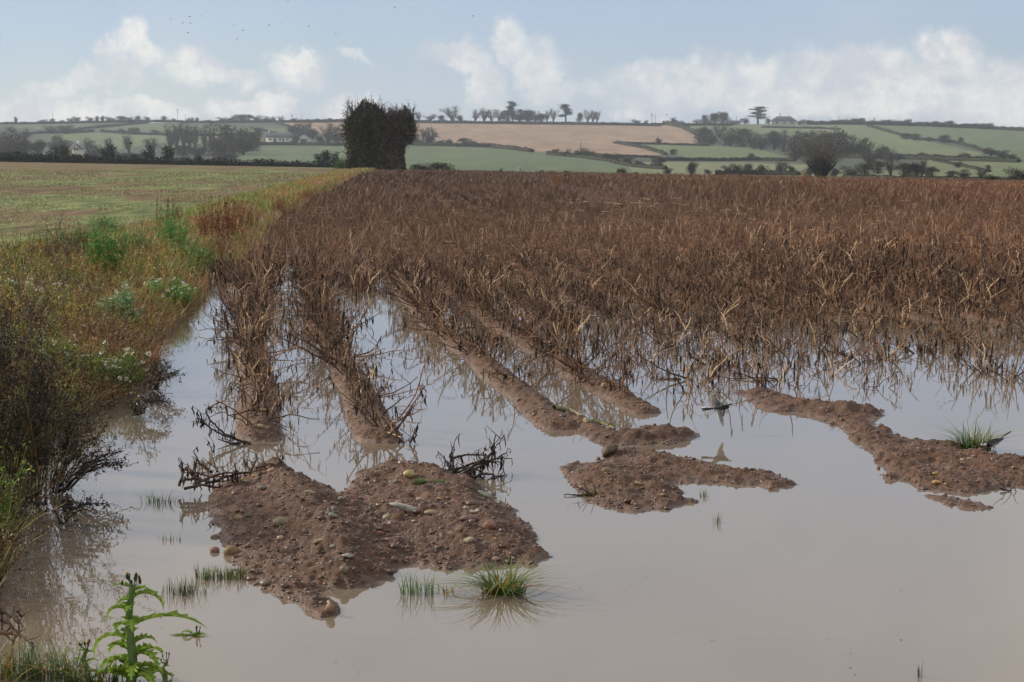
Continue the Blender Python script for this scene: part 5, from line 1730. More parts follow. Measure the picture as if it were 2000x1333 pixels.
def wing_mesh(name, span, chord, nf, root_col, tip_col, droop, sweep, side):
    """open wing: coverts and separate flight feathers with real thickness"""
    B = Buf()
    for k in range(nf):
        u = k / (nf - 1)
        a = (-1.75 + 1.45 * u) - sweep
        L = chord * (0.75 + 0.75 * u ** 1.5)
        o = np.array([-0.003 - .004 * u, side * span * (0.05 + 0.6 * u), 0.004 - droop * span * .6 * u])
        d = np.array([math.cos(a), side * math.sin(-a) * 0.0 + side * abs(math.cos(a)) * .0, 0.0])
        # fan from trailing (backward, -x) to outward (side)
        ph = math.pi - (math.pi / 2 - .12) * u ** 1.1
        d = np.array([math.cos(ph) - sweep * .3, side * math.sin(ph), -droop * math.sin(ph)]); d /= np.linalg.norm(d)
        w = np.cross(d, [0, 0, 1.0]); w /= np.linalg.norm(w)
        t = np.array([0, .35, .8, 1.0]); ww = np.array([.6, 1, .85, .15]) * .0062
        up = np.array([0, 0, .0005])
        V = np.concatenate([np.stack([o + d * L * ti - w * wi + up * s, o + d * L * ti + w * wi + up * s]) for s in (1, -1) for ti, wi in zip(t, ww)])
        F = [[2 * i, 2 * i + 1, 2 * i + 3, 2 * i + 2] for i in range(3)] + [[8 + 2 * i, 8 + 2 * i + 2, 8 + 2 * i + 3, 8 + 2 * i + 1] for i in range(3)]
        F += [[2 * i, 2 * i + 2, 8 + 2 * i + 2, 8 + 2 * i] for i in range(3)] + [[2 * i + 1, 8 + 2 * i + 1, 8 + 2 * i + 3, 2 * i + 3] for i in range(3)]
        tt = np.repeat(np.concatenate([t, t]), 2)[:, None]
        B.add(V, np.array(F), np.array(root_col) * (1 - tt) + np.array(tip_col) * tt)
    # arm with coverts
    arm = np.array([[.006, 0, .003], [.014, side * span * .3, .004 - droop * span * .25], [.004, side * span * .62, -droop * span * .6]])
    tq = np.linspace(0, 2, 9)
    A2 = np.stack([np.interp(tq, range(3), arm[:, k]) for k in range(3)], -1)
    V, F = loft(A2, np.linspace(.012, .006, 9), np.linspace(.005, .002, 9), 8)
    V[:, 0] -= .004
    B.add(V, F, root_col)
    return B.mesh(name, M_FEATHER, False)


def wag_col(v):
    x, z = v[0], v[2]
    if x > 0.043:                                 # head: white face, black crown, black bib
        if z > 0.0205 and x < .066: return BLK
        if z < 0.0075: return BLK
        return WHT
    if x > 0.030 and z < 0.002: return BLK
    if z < -0.006: return (0.62, 0.61, 0.58)
    return BLK if x > 0.0 else (0.03, 0.03, 0.034)


PROF = [(-.055, .004, .002, .002), (-.045, .002, .008, .007), (-.025, 0, .0145, .014), (0, 0, .0185, .0185), (.022, .003, .0175, .0175), (.038, .009, .0125, .0125), (.049, .014, .0115, .0115), (.060, .016, .0105, .0105), (.068, .0145, .006, .006), (.071, .0135, .0015, .0015)]


def tail_mesh(L, spread):
    B = Buf()
    for k, u in enumerate(np.linspace(-1, 1, 7)):
        a = u * spread
        d = np.array([-math.cos(a), math.sin(a), 0]); w = np.array([math.sin(a), math.cos(a), 0])
        o = np.array([-.045, u * .003, .003 + (1 - abs(u)) * .001])
        c = WHT if u > .9 else BLK
        for s in (.0006,):
            V = np.array([o - w * .0025, o + w * .0025, o + d * L * .6 + w * .0045, o + d * L * .6 - w * .0045, o + d * L + w * .002, o + d * L - w * .002])
            V2 = np.concatenate([V + [0, 0, s], V - [0, 0, s]])
            F = [[0, 1, 2, 3], [3, 2, 4, 5], [7, 6, 9, 8], [8, 9, 11, 10], [0, 3, 9, 6], [3, 5, 11, 9], [1, 7, 8, 2], [2, 8, 10, 4], [4, 10, 11, 5]]
            B.add(V2, np.array(F), c)
    return B.mesh('tail', M_FEATHER)


def beak_eyes(root):
    bb_ = Buf().add(*loft([[.068, 0, .0135], [.074, 0, .0125], [.082, 0, .0115]], [.0026, .0018, .0003], [.0026, .0016, .0003], 6), (0.02, 0.02, 0.02))
    obj('beak', bb_.mesh('beak', M_FEATHER, True), root)
    v, f = blob(4, 6)
    for s in (-1, 1):
        eb = Buf().add(v * .0019 + [.061, s * .0094, .018], f, (0.005, 0.005, 0.005))
        obj('eye', eb.mesh('eye', M_FEATHER, True), root)


# the flying one, wings swept down, heading right and away
pf = at(1410, 797, 12.05)
fly = bird_body(26, 14, PROF, wag_col, 'body')
root = empty('wagtail', tuple(pf), label='black and white wagtail flying low over the water with wings spread', cat='bird')
obj('body', fly, root)
obj('tail', tail_mesh(.085, .20), root)
obj('wing', wing_mesh('wing', .070, .046, 15, (0.10, 0.10, 0.10), (0.40, 0.37, 0.31), .85, -.35, -1), root)
obj('wing', wing_mesh('wing', .075, .052, 15, (0.03, 0.03, 0.033), (0.12, 0.11, 0.10), -.1, 1.2, 1), root)
beak_eyes(root)
root.rotation_euler = (R(28), R(-4), R(4))
root.scale = (1.12,) * 3
# the standing one, facing left, tail raised
ps = gpt(1938, 884)
root = empty('wagtail', tuple(ps), label='pied wagtail standing on the mud spit by the green tuft with its tail raised', cat='bird')
z0 = .042
tilt = R(-16)
body = obj('body', bird_body(26, 14, PROF, wag_col, 'body'), root)
tl = obj('tail', tail_mesh(.085, .06), root)
tl.rotation_euler = (0, R(12), 0)
for s in (-1, 1):
    wb_ = Buf()
    V, F = loft([[.030, s * .013, .010], [.010, s * .0185, .008], [-.025, s * .0165, .008], [-.058, s * .007, .008], [-.075, s * .003, .008]], [.002, .004, .004, .003, .001], [.004, .0105, .010, .006, .001], 8)
    C = np.tile(np.array([0.04, 0.04, 0.045]), (len(V), 1)); C[V[:, 2] < .002] = (0.45, 0.45, 0.43)
    wb_.add(V, F, C)
    obj('wing', wb_.mesh('wing', M_FEATHER, True), root)
beak_eyes(root)
for s in (-1, 1):
    lg = Buf().add(*tubes(np.array([[-.004, s * .007, -.014], [-.010, s * .008, -.028], [-.002, s * .009, -.046]]), np.array([[.0016, .001, .001]]), (0.03, 0.025, 0.025), 5))
    for a in (-.5, 0, .5, 3.14):
        lg.add(*tubes(np.array([[-.002, s * .009, -.046], [-.002 + .012 * math.cos(a), s * .009 + .012 * math.sin(a), -.048]]), np.array([[.0009, .0006]]), (0.03, 0.025, 0.025), 4))
    obj('leg', lg.mesh('leg', M_FEATHER), root)
root.rotation_euler = (0, R(14), R(180 + 20))
root.scale = (1.25,) * 3
root.location = (ps[0], ps[1], ps[2] + .058)


def far_bird(p, size, rz, label, flap=.5, perched=False, group=None, name='crow'):
    root = empty(name, tuple(p), label=label, cat='bird', group=group)
    B = Buf()
    V, F = loft([[-.5, 0, 0], [-.3, 0, 0], [0, 0, 0], [.3, 0, .03], [.42, 0, .05], [.52, 0, .04]], [.06, .04, .11, .07, .06, .01], [.01, .03, .1, .07, .06, .01], 8)
    B.add(V * size, F, (0.012, 0.012, 0.014))
    obj('body', B.mesh('body', M_FEATHER, True), root)
    if not perched:
        for s in (-1, 1):
            W_ = Buf()
            x = np.array([[.2, 0, .02], [.22, s * .45, flap * .35], [.0, s * .95, flap * .45], [-.12, s * .5, flap * .33], [-.2, 0, .02]]) * size
            V = np.concatenate([x, x - [0, 0, .02 * size]])
            F3 = np.array([[0, 1, 3], [0, 3, 4], [1, 2, 3], [5, 8, 6], [5, 9, 8], [6, 8, 7], [0, 5, 6], [0, 6, 1], [1, 6, 7], [1, 7, 2], [2, 7, 8], [2, 8, 3], [3, 8, 9], [3, 9, 4]])
            W_.add(V, F3, (0.012, 0.012, 0.014))
            obj('wing', W_.mesh('wing', M_FEATHER), root)
    root.rotation_euler = (0, R(-60) if perched else 0, rz)
    return root


far_bird(at(254, 281, 150), .42, .6, 'black crow flying low over the far edge of the sown field', .8)
far_bird(at(504, 273, 150), .42, 2.2, 'black crow flying in front of the long white bungalow', 1.2)
far_bird(at(774, 206, 204), .5, 1.0, 'dark bird perched on the tip of the tall ivy-covered trees, left one of a pair', perched=True)
far_bird(at(786, 205, 204), .5, 1.2, 'dark bird perched on the tip of the tall ivy-covered trees, right one of a pair', perched=True)
far_bird(at(1302, 225, 260), .4, .3, 'lone bird in the sky above the right end of the brown hillside field', .5)
SPECKS = [(370, 33), (392, 32), (358, 45), (372, 46), (334, 38), (367, 64), (484, 44), (475, 60), (463, 77), (458, 50), (525, 50), (550, 46), (603, 52), (562, 3), (656, 67), (771, 15), (801, 14), (924, 32), (1058, 33)]
for i, (x, y) in enumerate(SPECKS):
    far_bird(at(x, y, 380 + 15 * (i % 5)), .55, i * 1.3, 'tiny distant bird, one speck of the loose flock high over the ivy-covered trees', .6, group='distant birds wheeling high in the sky', name='distant_bird')
# ------------------------------------------------------------------ trees, hedges, houses on the far side
TW = (0.085, 0.070, 0.058)
def tree_parts(kind, seed):
    """unit-height tree: (trunk buffer, crown buffer)"""
    r = np.random.default_rng(seed)
    T, C = Buf(), Buf()
    if kind in ('bare', 'vase'):
        n = 7 if kind == 'bare' else 10
        az = r.uniform(0, 6.28, n); ln = r.uniform(.05, .5, n) if kind == 'bare' else r.uniform(.15, .65, n)
        P = crooked(r, n, r.uniform(.6, .85, n), ln, az, 6, .10)
        P[:, 0] = 0
        T.add(*tubes(P, np.array([.028, .022, .017, .012, .008, .004])[None] * np.ones((n, 1)), (0.05, 0.045, 0.036), 4))
        if kind == 'bare':
            T.add(*tubes(np.array([[0, 0, -.06], [0, 0, .1], [.01, 0, .3]]), np.array([[.045, .035, .025]]), (0.05, 0.045, 0.036), 6))
        m = 520
        i = r.integers(0, n, m); k = r.integers(2, 6, m)
        Q = crooked(r, m, r.uniform(.08, .26, m), r.uniform(.1, 1.3, m), r.uniform(0, 6.28, m), 3, .3) + P[i, k][:, None]
        C.add(*ribbons(Q, np.array([[.006, .005, .002]]) * np.ones((m, 1)), rdir(m, r), jit(TW, m, .2, .06, r)))
        cen = Q[:, 1:].reshape(-1, 3)
        cen = cen.repeat(3, 0)
        C.add(*cards(cen + r.normal(0, .045, cen.shape), r.uniform(.006, .016, len(cen)), jit(TW, len(cen), .25, .06, r), r, .3))
    elif kind == 'ivy':
        n = 4
        az = r.uniform(0, 6.28, n); ln = r.uniform(.1, .45, n)
        P = crooked(r, n, r.uniform(.6, .8, n), ln, az, 6, .08)
        T.add(*tubes(P, np.array([.05, .045, .04, .03, .02, .01])[None] * np.ones((n, 1)), (0.03, 0.034, 0.02), 6))
        T.add(*tubes(np.array([[0, 0, -.06], [0, 0, .25]]), np.array([[.08, .06]]), (0.03, 0.034, 0.02), 8))
        cen = P[:, 2:].reshape(-1, 3).repeat(60, 0)
        cen = cen + r.normal(0, 1, cen.shape) * [.07, .07, .065]
        C.add(*cards(cen, r.uniform(.02, .035, len(cen)), jit((0.030, 0.036, 0.02), len(cen), .3, .08, r), r, .7))
        cen = P[:, :3].reshape(-1, 3).repeat(22, 0)
        cen = cen + r.normal(0, 1, cen.shape) * [.04, .04, .06]
        C.add(*cards(cen, r.uniform(.02, .032, len(cen)), jit((0.028, 0.034, 0.02), len(cen), .3, .08, r), r, .7))
    elif kind in ('round', 'bush', 'evergreen'):
        T.add(*tubes(np.array([[0, 0, -.08], [0, 0, .15], [.02, 0, .5]]), np.array([[.05, .04, .02]]), (0.04, 0.035, 0.028), 6))
        lumps = []
        for _ in range(15):
            a = r.uniform(0, 6.28); q = r.uniform(0, .32); z = r.uniform(.16, .80)
            lumps.append((math.cos(a) * q, math.sin(a) * q, z, r.uniform(.15, .26)))
        for (x, y, z, s) in lumps:
            m = 150
            d = rdir(m, r) * s * (r.random((m, 1)) ** .33)
            base = {'round': (0.055, 0.046, 0.033), 'bush': (0.045, 0.042, 0.027), 'evergreen': (0.022, 0.032, 0.018)}[kind]
            C.add(*cards(np.array([x, y, z]) + d, r.uniform(.018, .034, m), jit(base, m, .28, .07, r), r, .6))
    elif kind == 'cedar':
        T.add(*tubes(np.array([[0, 0, -.06], [0, 0, .4], [.02, 0, .9]]), np.array([[.045, .035, .015]]), (0.03, 0.027, 0.022), 6))
        for k in range(12):
            z = .30 + .63 * (k / 11); a = r.uniform(0, 6.28); q = .32 * (1 - .55 * (z - .3) / .63) * r.uniform(.6, 1.1)
            e = np.array([math.cos(a) * q, math.sin(a) * q * .9, z + .05])
            T.add(*tubes(np.array([[0, 0, z - .03], e * [.5, .5, 1], e]), np.array([[.014, .01, .004]]), (0.03, 0.027, 0.022), 4))
            m = 230
            d = r.normal(0, 1, (m, 3)) * [.10, .10, .022]
            C.add(*cards(e * [.75, .75, 1] + d, r.uniform(.018, .032, m), jit((0.016, 0.024, 0.015), m, .25, .06, r), r, .5))
    return T.mesh('trunk', M_FAR), C.mesh('crown', M_FAR)


TREES = {k: [tree_parts(k, 500 + 10 * i + s) for s in range(3)] for i, k in enumerate(('bare', 'vase', 'ivy', 'round', 'bush', 'evergreen', 'cedar'))}
tr = np.random.default_rng(3)
KIND_NAME = dict(bare='bare_tree', vase='bare_tree', ivy='ivy_covered_tree', round='broadleaf_tree', bush='bush', evergreen='evergreen_tree', cedar='cedar_tree')
ADJ = dict(bare='leafless grey-brown tree', vase='leafless many-stemmed tree', ivy='dark ivy-covered tree', round='brown rounded tree', bush='dark low bush', evergreen='dark green rounded tree', cedar='dark flat-tiered cedar')
ORD = ['first', 'second', 'third', 'fourth', 'fifth', 'sixth', 'seventh', 'eighth', 'ninth', 'tenth', 'eleventh', 'twelfth', 'thirteenth', 'fourteenth', 'fifteenth', 'sixteenth', 'seventeenth', 'eighteenth', 'nineteenth', 'twentieth', 'twenty-first', 'twenty-second', 'twenty-third', 'twenty-fourth']


def tree(kind, x, yb, hpx, wpx, label, group=None, D=None, z=None):
    p = hpt(x, yb) if D is None else at(x, yb, D)
    ppm = F_PX / p[1]
    tm, cm = TREES[kind][int(tr.integers(0, 3))]
    root = empty(KIND_NAME[kind], tuple(p), label=label, cat='bush' if kind == 'bush' else 'tree', group=group)
    obj('trunk', tm, root); obj('crown', cm, root)
    nat = {'bare': .75, 'vase': .95, 'ivy': .62, 'round': .82, 'bush': .85, 'evergreen': .82, 'cedar': .8}[kind]
    sx = wpx / ppm / nat * (1.12 if yb > 333 and x > 1360 else 1.5 if yb > 258 and D is None else 1.2 if D else 1.0 if kind == 'cedar' else 1.4)
    root.scale = (sx, sx, hpx / ppm * (1.0 if yb > 333 and x > 1360 else 1.25 if yb > 258 and D is None else 1.0 if kind == 'cedar' else 1.1))
    root.rotation_euler = (0, 0, tr.uniform(0, 6.28))
    return root


def row(lst, where, group, D=None):
    """lst of (kind, x, y_base, height, width) from left to right in the photo"""
    cnt = {}
    tot_ = {}
    for t_ in lst:
        tot_[t_[0]] = tot_.get(t_[0], 0) + 1
    for kind, x, y, h, w in lst:
        i = cnt.get(kind, 0); cnt[kind] = i + 1
        if tot_[kind] == 1:
            lb_ = 'the only %s %s' % (ADJ[kind], where)
        else:
            lb_ = '%s, %s from left, %s' % (ADJ[kind], ORD[i], where)
        tree(kind, x, y, h, w, lb_, group, D)


row([('ivy', 31, 243, 15, 9), ('bush', 85, 242, 9, 16), ('bush', 103, 241, 9, 10), ('bush', 120, 241, 6, 10), ('bush', 138, 240, 9, 12), ('bush', 150, 240, 12, 13), ('bush', 175, 240, 13, 12), ('ivy', 190, 240, 14, 10),
     ('ivy', 200, 240, 14, 9), ('bush', 212, 240, 12, 10), ('bush', 220, 240, 9, 8), ('bush', 238, 240, 13, 22), ('bush', 253, 240, 11, 10), ('bush', 270, 239, 12, 12), ('bush', 287, 238, 11, 11), ('bush', 320, 238, 11, 11),
     ('bush', 340, 239, 8, 9), ('ivy', 374, 240, 11, 10), ('ivy', 385, 240, 11, 8), ('bush', 404, 240, 5, 8)],
    'along the ridge skyline left of the ivy-covered trees', 'scrubby trees on the left skyline')
row([('round', 436, 240, 11, 20), ('round', 452, 240, 14, 20), ('evergreen', 470, 240, 16, 22), ('round', 486, 240, 17, 22), ('evergreen', 502, 240, 14, 14), ('round', 518, 240, 13, 16), ('bare', 535, 239, 11, 14), ('bare', 548, 239, 12, 12), ('bush', 575, 238, 8, 10), ('bush', 620, 237, 5, 8), ('bush', 645, 237, 6, 8)],
    'in the skyline copse above the green fields', 'copse on the skyline at the left')
row([('bare', 819, 238, 18, 14), ('bare', 840, 238, 14, 24), ('evergreen', 862, 238, 14, 14), ('bare', 884, 238, 29, 30), ('ivy', 901, 238, 13, 14), ('bare', 928, 238, 22, 20), ('bare', 945, 238, 25, 22), ('bare', 960, 238, 23, 20), ('bare', 975, 238, 22, 20),
     ('round', 992, 238, 24, 24), ('cedar', 1001, 238, 38, 28), ('round', 1015, 238, 24, 30), ('evergreen', 1030, 238, 23, 28), ('round', 1045, 238, 20, 30), ('evergreen', 1058, 238, 18, 22), ('bare', 1068, 239, 21, 14), ('bare', 1081, 239, 26, 12),
     ('cedar', 1105, 240, 35, 32), ('evergreen', 1133, 240, 22, 13), ('bare', 1148, 240, 24, 15), ('bare', 1158, 240, 23, 14), ('bare', 1166, 240, 22, 12)],
    'on the skyline above the brown hillside field', 'trees on the skyline above the brown field')
row([('evergreen', 1243, 242, 8, 13), ('evergreen', 1262, 243, 8, 7), ('evergreen', 1315, 243, 13, 12), ('evergreen', 1376, 243, 18, 12), ('evergreen', 1396, 243, 25, 24), ('evergreen', 1412, 243, 27, 26), ('bush', 1455, 243, 12, 16), ('cedar', 1480, 243, 33, 42), ('bush', 1500, 243, 11, 10), ('bush', 1568, 243, 10, 14), ('bush', 1580, 243, 8, 12)],
    'among the hilltop houses', 'trees round the hilltop houses')
row([('bush', 1610 + 14.5 * i, float(crest_y(1610 + 14.5 * i)) + 1, 8 + (i * 7) % 6, 17) for i in range(23)],
    'in the hedge line on the right skyline', 'bushes of the right skyline hedge')
row([('bare', 8, 300, 44, 34), ('bare', 40, 300, 42, 40), ('round', 20, 312, 42, 40), ('round', 52, 312, 34, 34), ('evergreen', 75, 310, 30, 26), ('round', 110, 296, 28, 34), ('bare', 120, 305, 30, 30), ('bare', 100, 262, 14, 26), ('bush', 128, 262, 16, 24),
     ('bare', 252, 300, 30, 26), ('bare', 215, 298, 24, 20), ('bare', 172, 300, 26, 24), ('round', 190, 306, 20, 24), ('bush', 240, 263, 10, 12), ('bush', 258, 263, 12, 12), ('bush', 268, 263, 12, 10), ('bush', 305, 263, 8, 14), ('bare', 300, 298, 24, 34)],
    'in the hazy valley around the tall white house', 'valley trees round the white house')
row([('bare', 333, 292, 42, 24), ('bare', 345, 293, 44, 24), ('bare', 358, 293, 45, 22), ('bare', 370, 294, 44, 22), ('bare', 383, 294, 42, 20), ('vase', 400, 295, 46, 18), ('vase', 415, 295, 48, 18), ('round', 436, 300, 50, 36), ('round', 455, 302, 50, 40), ('round', 475, 303, 46, 36), ('round', 492, 296, 36, 26),
     ('evergreen', 505, 268, 18, 18), ('round', 420, 306, 30, 30), ('round', 390, 305, 22, 34), ('round', 360, 305, 20, 30), ('round', 445, 315, 24, 36)],
    'in the tall valley wood left of the bungalow', 'tall valley wood left of the bungalow')
row([('round', 585, 266, 28, 30), ('round', 600, 270, 24, 22), ('evergreen', 612, 272, 18, 20), ('bare', 640, 281, 34, 34), ('round', 658, 281, 28, 28), ('round', 575, 262, 14, 14), ('bush', 578, 280, 14, 16), ('evergreen', 625, 281, 14, 16)],
    'behind the bungalow and garage', 'trees behind the bungalow')
row([('ivy', 108, 322, 38, 20), ('ivy', 120, 323, 42, 17), ('ivy', 131, 323, 38, 15), ('ivy', 212, 324, 44, 34), ('ivy', 290, 326, 42, 32), ('ivy', 331, 326, 44, 30), ('bush', 385, 328, 26, 18), ('ivy', 632, 334, 42, 34), ('ivy', 655, 334, 38, 22)],
    'in the dark hedge beyond the sown field', 'ivy-covered trees in the hedge beyond the sown field', 330)
row([('bare', 826, 275, 20, 16), ('round', 808, 284, 20, 22), ('ivy', 838, 283, 30, 20), ('bush', 862, 284, 10, 10), ('ivy', 880, 285, 12, 12), ('round', 905, 285, 14, 20), ('bush', 925, 286, 11, 10), ('bush', 1005, 293, 7, 14), ('bush', 1037, 298, 7, 10)],
    'in the hedge below the brown hillside field', 'hedge trees below the brown field')
row([('bush', 1085, 303, 11, 12), ('round', 1107, 306, 13, 16), ('round', 1137, 307, 16, 20), ('bush', 1155, 309, 13, 16), ('bush', 1190, 313, 13, 16), ('bush', 1205, 316, 14, 18), ('bush', 1225, 320, 12, 18), ('bush', 1245, 326, 12, 18), ('round', 1290, 328, 20, 22), ('bush', 1286, 281, 11, 11), ('bush', 1352, 341, 22, 16), ('bush', 1315, 303, 10, 14)],
    'in the diagonal hedge by the big green field', 'trees of the diagonal hedge')
row([('round', 1375, 283, 32, 26), ('round', 1390, 284, 28, 26), ('bare', 1405, 270, 24, 22), ('round', 1425, 286, 32, 26), ('round', 1450, 287, 34, 30), ('bare', 1468, 290, 28, 26), ('round', 1486, 293, 28, 28), ('evergreen', 1512, 293, 36, 28), ('bare', 1530, 296, 36, 26),
     ('bare', 1548, 300, 38, 34), ('round', 1565, 302, 40, 38), ('round', 1590, 305, 42, 44), ('round', 1615, 306, 44, 46), ('round', 1640, 308, 46, 44), ('round', 1665, 308, 38, 36), ('ivy', 1690, 308, 34, 30), ('bush', 1555, 312, 26, 34), ('bush', 1720, 312, 24, 26), ('round', 1740, 316, 22, 26)],
    'in the big wood across the right-hand fields', 'big wood across the right-hand fields')
row([('bush', 1383, 342, 12, 16), ('bush', 1420, 342, 22, 22), ('bush', 1440, 342, 24, 26), ('bush', 1462, 342, 24, 26), ('bush', 1488, 342, 24, 26), ('bush', 1525, 340, 26, 26), ('bush', 1545, 340, 20, 18), ('ivy', 1350, 342, 24, 16), ('bush', 1305, 342, 12, 16), ('bush', 1468, 314, 12, 12), ('bush', 1580, 346, 20, 24), ('bush', 1630, 346, 20, 28),
     ('round', 1660, 346, 24, 30), ('round', 1690, 345, 30, 34), ('round', 1715, 340, 30, 34), ('bare', 1700, 330, 34, 34), ('bare', 1740, 345, 38, 30), ('round', 1765, 347, 34, 38), ('evergreen', 1790, 347, 30, 36), ('bare', 1800, 347, 38, 30), ('round', 1820, 348, 26, 30), ('round', 1860, 349, 18, 26), ('round', 1885, 349, 20, 26), ('bare', 1915, 350, 24, 30)],
    'in the misty valley bottom around the lone tree', 'trees of the right valley bottom')
row([('bush', 1770, 273, 11, 18), ('bush', 1788, 275, 12, 18), ('bush', 1815, 277, 9, 10), ('bush', 1845, 280, 14, 20), ('bush', 1876, 280, 10, 10), ('bush', 1880, 314, 13, 24), ('bush', 1935, 305, 14, 22), ('bush', 1955, 309, 14, 22), ('bush', 1975, 314, 12, 20), ('bush', 1800, 310, 10, 16), ('bush', 1835, 313, 10, 16), ('bush', 1872, 328, 12, 14), ('bush', 1930, 337, 16, 12)],
    'in the hedges of the far right fields', 'hedge bushes of the far right fields')
row([('bush', 1995, 358, 32, 60), ('evergreen', 1938, 356, 16, 26)], 'at the far right field edge', 'bushes at the right far edge', 235)
row([('bush', 855, 340, 22, 60), ('bush', 822, 340, 20, 40)], 'beyond the far edge right of the ivy-covered trees', 'bushes beyond the far edge', 262)
row([('bush', 1080, 343, 8, 16), ('bush', 1105, 343, 9, 16), ('bush', 1058, 342, 10, 8), ('bush', 1215, 344, 15, 20), ('bush', 1240, 344, 8, 10), ('bush', 978, 341, 12, 6), ('bush', 1030, 342, 6, 12), ('bush', 1135, 344, 6, 14), ('bush', 1160, 344, 5, 14)],
    'on the far potato field edge', 'small bushes on the far edge of the field', 222)


def hedge(pts, hpx, label, D=None, col=(0.040, 0.040, 0.026), width=2.2, group=None):
    pts = np.array(pts, float)
    s = np.concatenate([[0], np.cumsum(np.hypot(*np.diff(pts, axis=0).T))])
    n = max(4, int(s[-1] / 2.2))
    x = np.interp(np.linspace(0, s[-1], n), s, pts[:, 0]); y = np.interp(np.linspace(0, s[-1], n), s, pts[:, 1])
    P = hpt(x, y) if D is None else at(x, y, D)
    ppm = F_PX / P[:, 1]
    h = hpx / ppm * (0.62 + 0.8 * fbm(x * 0.16, y * 0.3, int(pts[0, 0]) % 97, 3))
    o = P[n // 2]
    # lumpy solid core, then a skin of twiggy leaf faces
    B = Buf()
    core, fc = loft(P + np.stack([0 * h, 0 * h, h * 0.32], -1), np.full(n, width * .45), h * .55, 7)
    B.add(core - o, fc, np.array(col) * .8)
    m = int(n * 26)
    i = tr.integers(0, n, m)
    C = P[i] + np.stack([tr.normal(0, 1, m) * 2.2 * (P[i, 1] / F_PX), tr.normal(0, width * .4, m), h[i] * tr.random(m) ** .7 * 1.05], -1)
    B.add(*cards(C - o, (0.9 / ppm[i]) * tr.uniform(.6, 1.5, m) + .1, jit(col, m, .3, .08, tr), tr, .6))
    return obj('hedge', B.mesh('hedge', M_FAR), label=label, cat='hedge', group=group, loc=tuple(o))


hedge([(-60, 244), (60, 243), (200, 240.5), (300, 238.5), (420, 240.5), (560, 239), (690, 237)], 4, 'dark hedge along the left half of the skyline')
hedge([(810, 238.5), (900, 240), (1100, 242), (1300, 244.5)], 3.2, 'dark hedge along the skyline above the brown field')
hedge([(800, 240.5), (950, 242.5), (1150, 244.5), (1290, 247)], 3.5, 'second dark hedge just under the skyline at the top of the brown field')
hedge([(1330, 246), (1432, 246)], 4.5, 'clipped hedge in front of the hilltop houses')
hedge([(1490, 250), (1600, 252), (1640, 254)], 3, 'low hedge across the field below the hilltop bungalow')
hedge([(1560, 244), (1640, 243), (1750, 245), (1860, 249), (1960, 254), (2100, 262)], 6, 'thick hedge along the right skyline')
hedge([(1296, 243), (1330, 250), (1368, 268), (1375, 278)], 8, 'bushy hedge down the right side of the brown field')
hedge([(1692, 246), (1740, 260), (1790, 273), (1860, 279), (1900, 288), (1930, 300)], 4.5, 'hedge slanting down between the two right-hand green fields')
hedge([(1200, 281), (1290, 283), (1384, 286)], 3.5, 'hedge under the right tip of the brown field')
hedge([(1205, 281), (1260, 291), (1300, 303)], 6, 'short slanting hedge at the pointed end of the brown field')
hedge([(1125, 300), (1180, 306), (1285, 309)], 4, 'hedge along the bottom of the brown field')
hedge([(1300, 314), (1400, 315), (1480, 314), (1552, 316)], 6, 'hedge between the two pale fields at centre right')
hedge([(1070, 303), (1130, 308), (1190, 316), (1240, 327), (1300, 332)], 7, 'bushy hedge slanting down beside the big green field')
hedge([(800, 284), (880, 286), (960, 288), (1040, 298)], 7, 'bushy hedge between the brown field and the big green field')
hedge([(1400, 342), (1480, 342), (1560, 343)], 8, 'hedge in the valley bottom left of the lone tree')
hedge([(1550, 305), (1650, 309), (1750, 311), (1860, 314), (1990, 318)], 9, 'long dark hedge between the lower right fields')
hedge([(1825, 315), (1870, 323), (1930, 336)], 4, 'short slanting hedge in the lowest right field')
hedge([(1650, 348), (1760, 351), (1900, 353), (1990, 354)], 6, 'misty hedge at the foot of the right-hand valley')
hedge([(45, 264), (120, 258), (190, 250), (290, 241)], 3.5, 'hedge climbing to the skyline between the top left fields')
hedge([(75, 261), (130, 261), (182, 258)], 5, 'short dark hedge below the top left field')
hedge([(198, 258), (260, 263), (330, 265), (400, 266), (480, 265)], 4.5, 'hedge along the foot of the upper left green field')
hedge([(490, 252), (540, 262), (560, 266)], 4, 'hedge above the bungalow')
hedge([(525, 238), (560, 247), (590, 258)], 3.5, 'hedge down the left side of the brown field')
hedge([(500, 284), (580, 284), (640, 285), (690, 285)], 5, 'garden hedge in front of the bungalow and garage')
hedge([(168, 309), (230, 308), (300, 309)], 8, 'dim hedge beside the tall white house')
hedge([(-60, 316), (60, 316), (120, 318)], 10, 'misty hedge left of the tall white house')
hedge([(-80, 322), (0, 320), (60, 321), (150, 324), (260, 327), (360, 330), (460, 333), (560, 335), (690, 338)], 19, 'long dark hedge right behind the sown field', D=300, col=(0.024, 0.027, 0.018), width=3)
hedge([(1990, 362), (2100, 366)], 20, 'dark hedge at the right end of the potato field edge', D=232, col=(0.03, 0.03, 0.02))

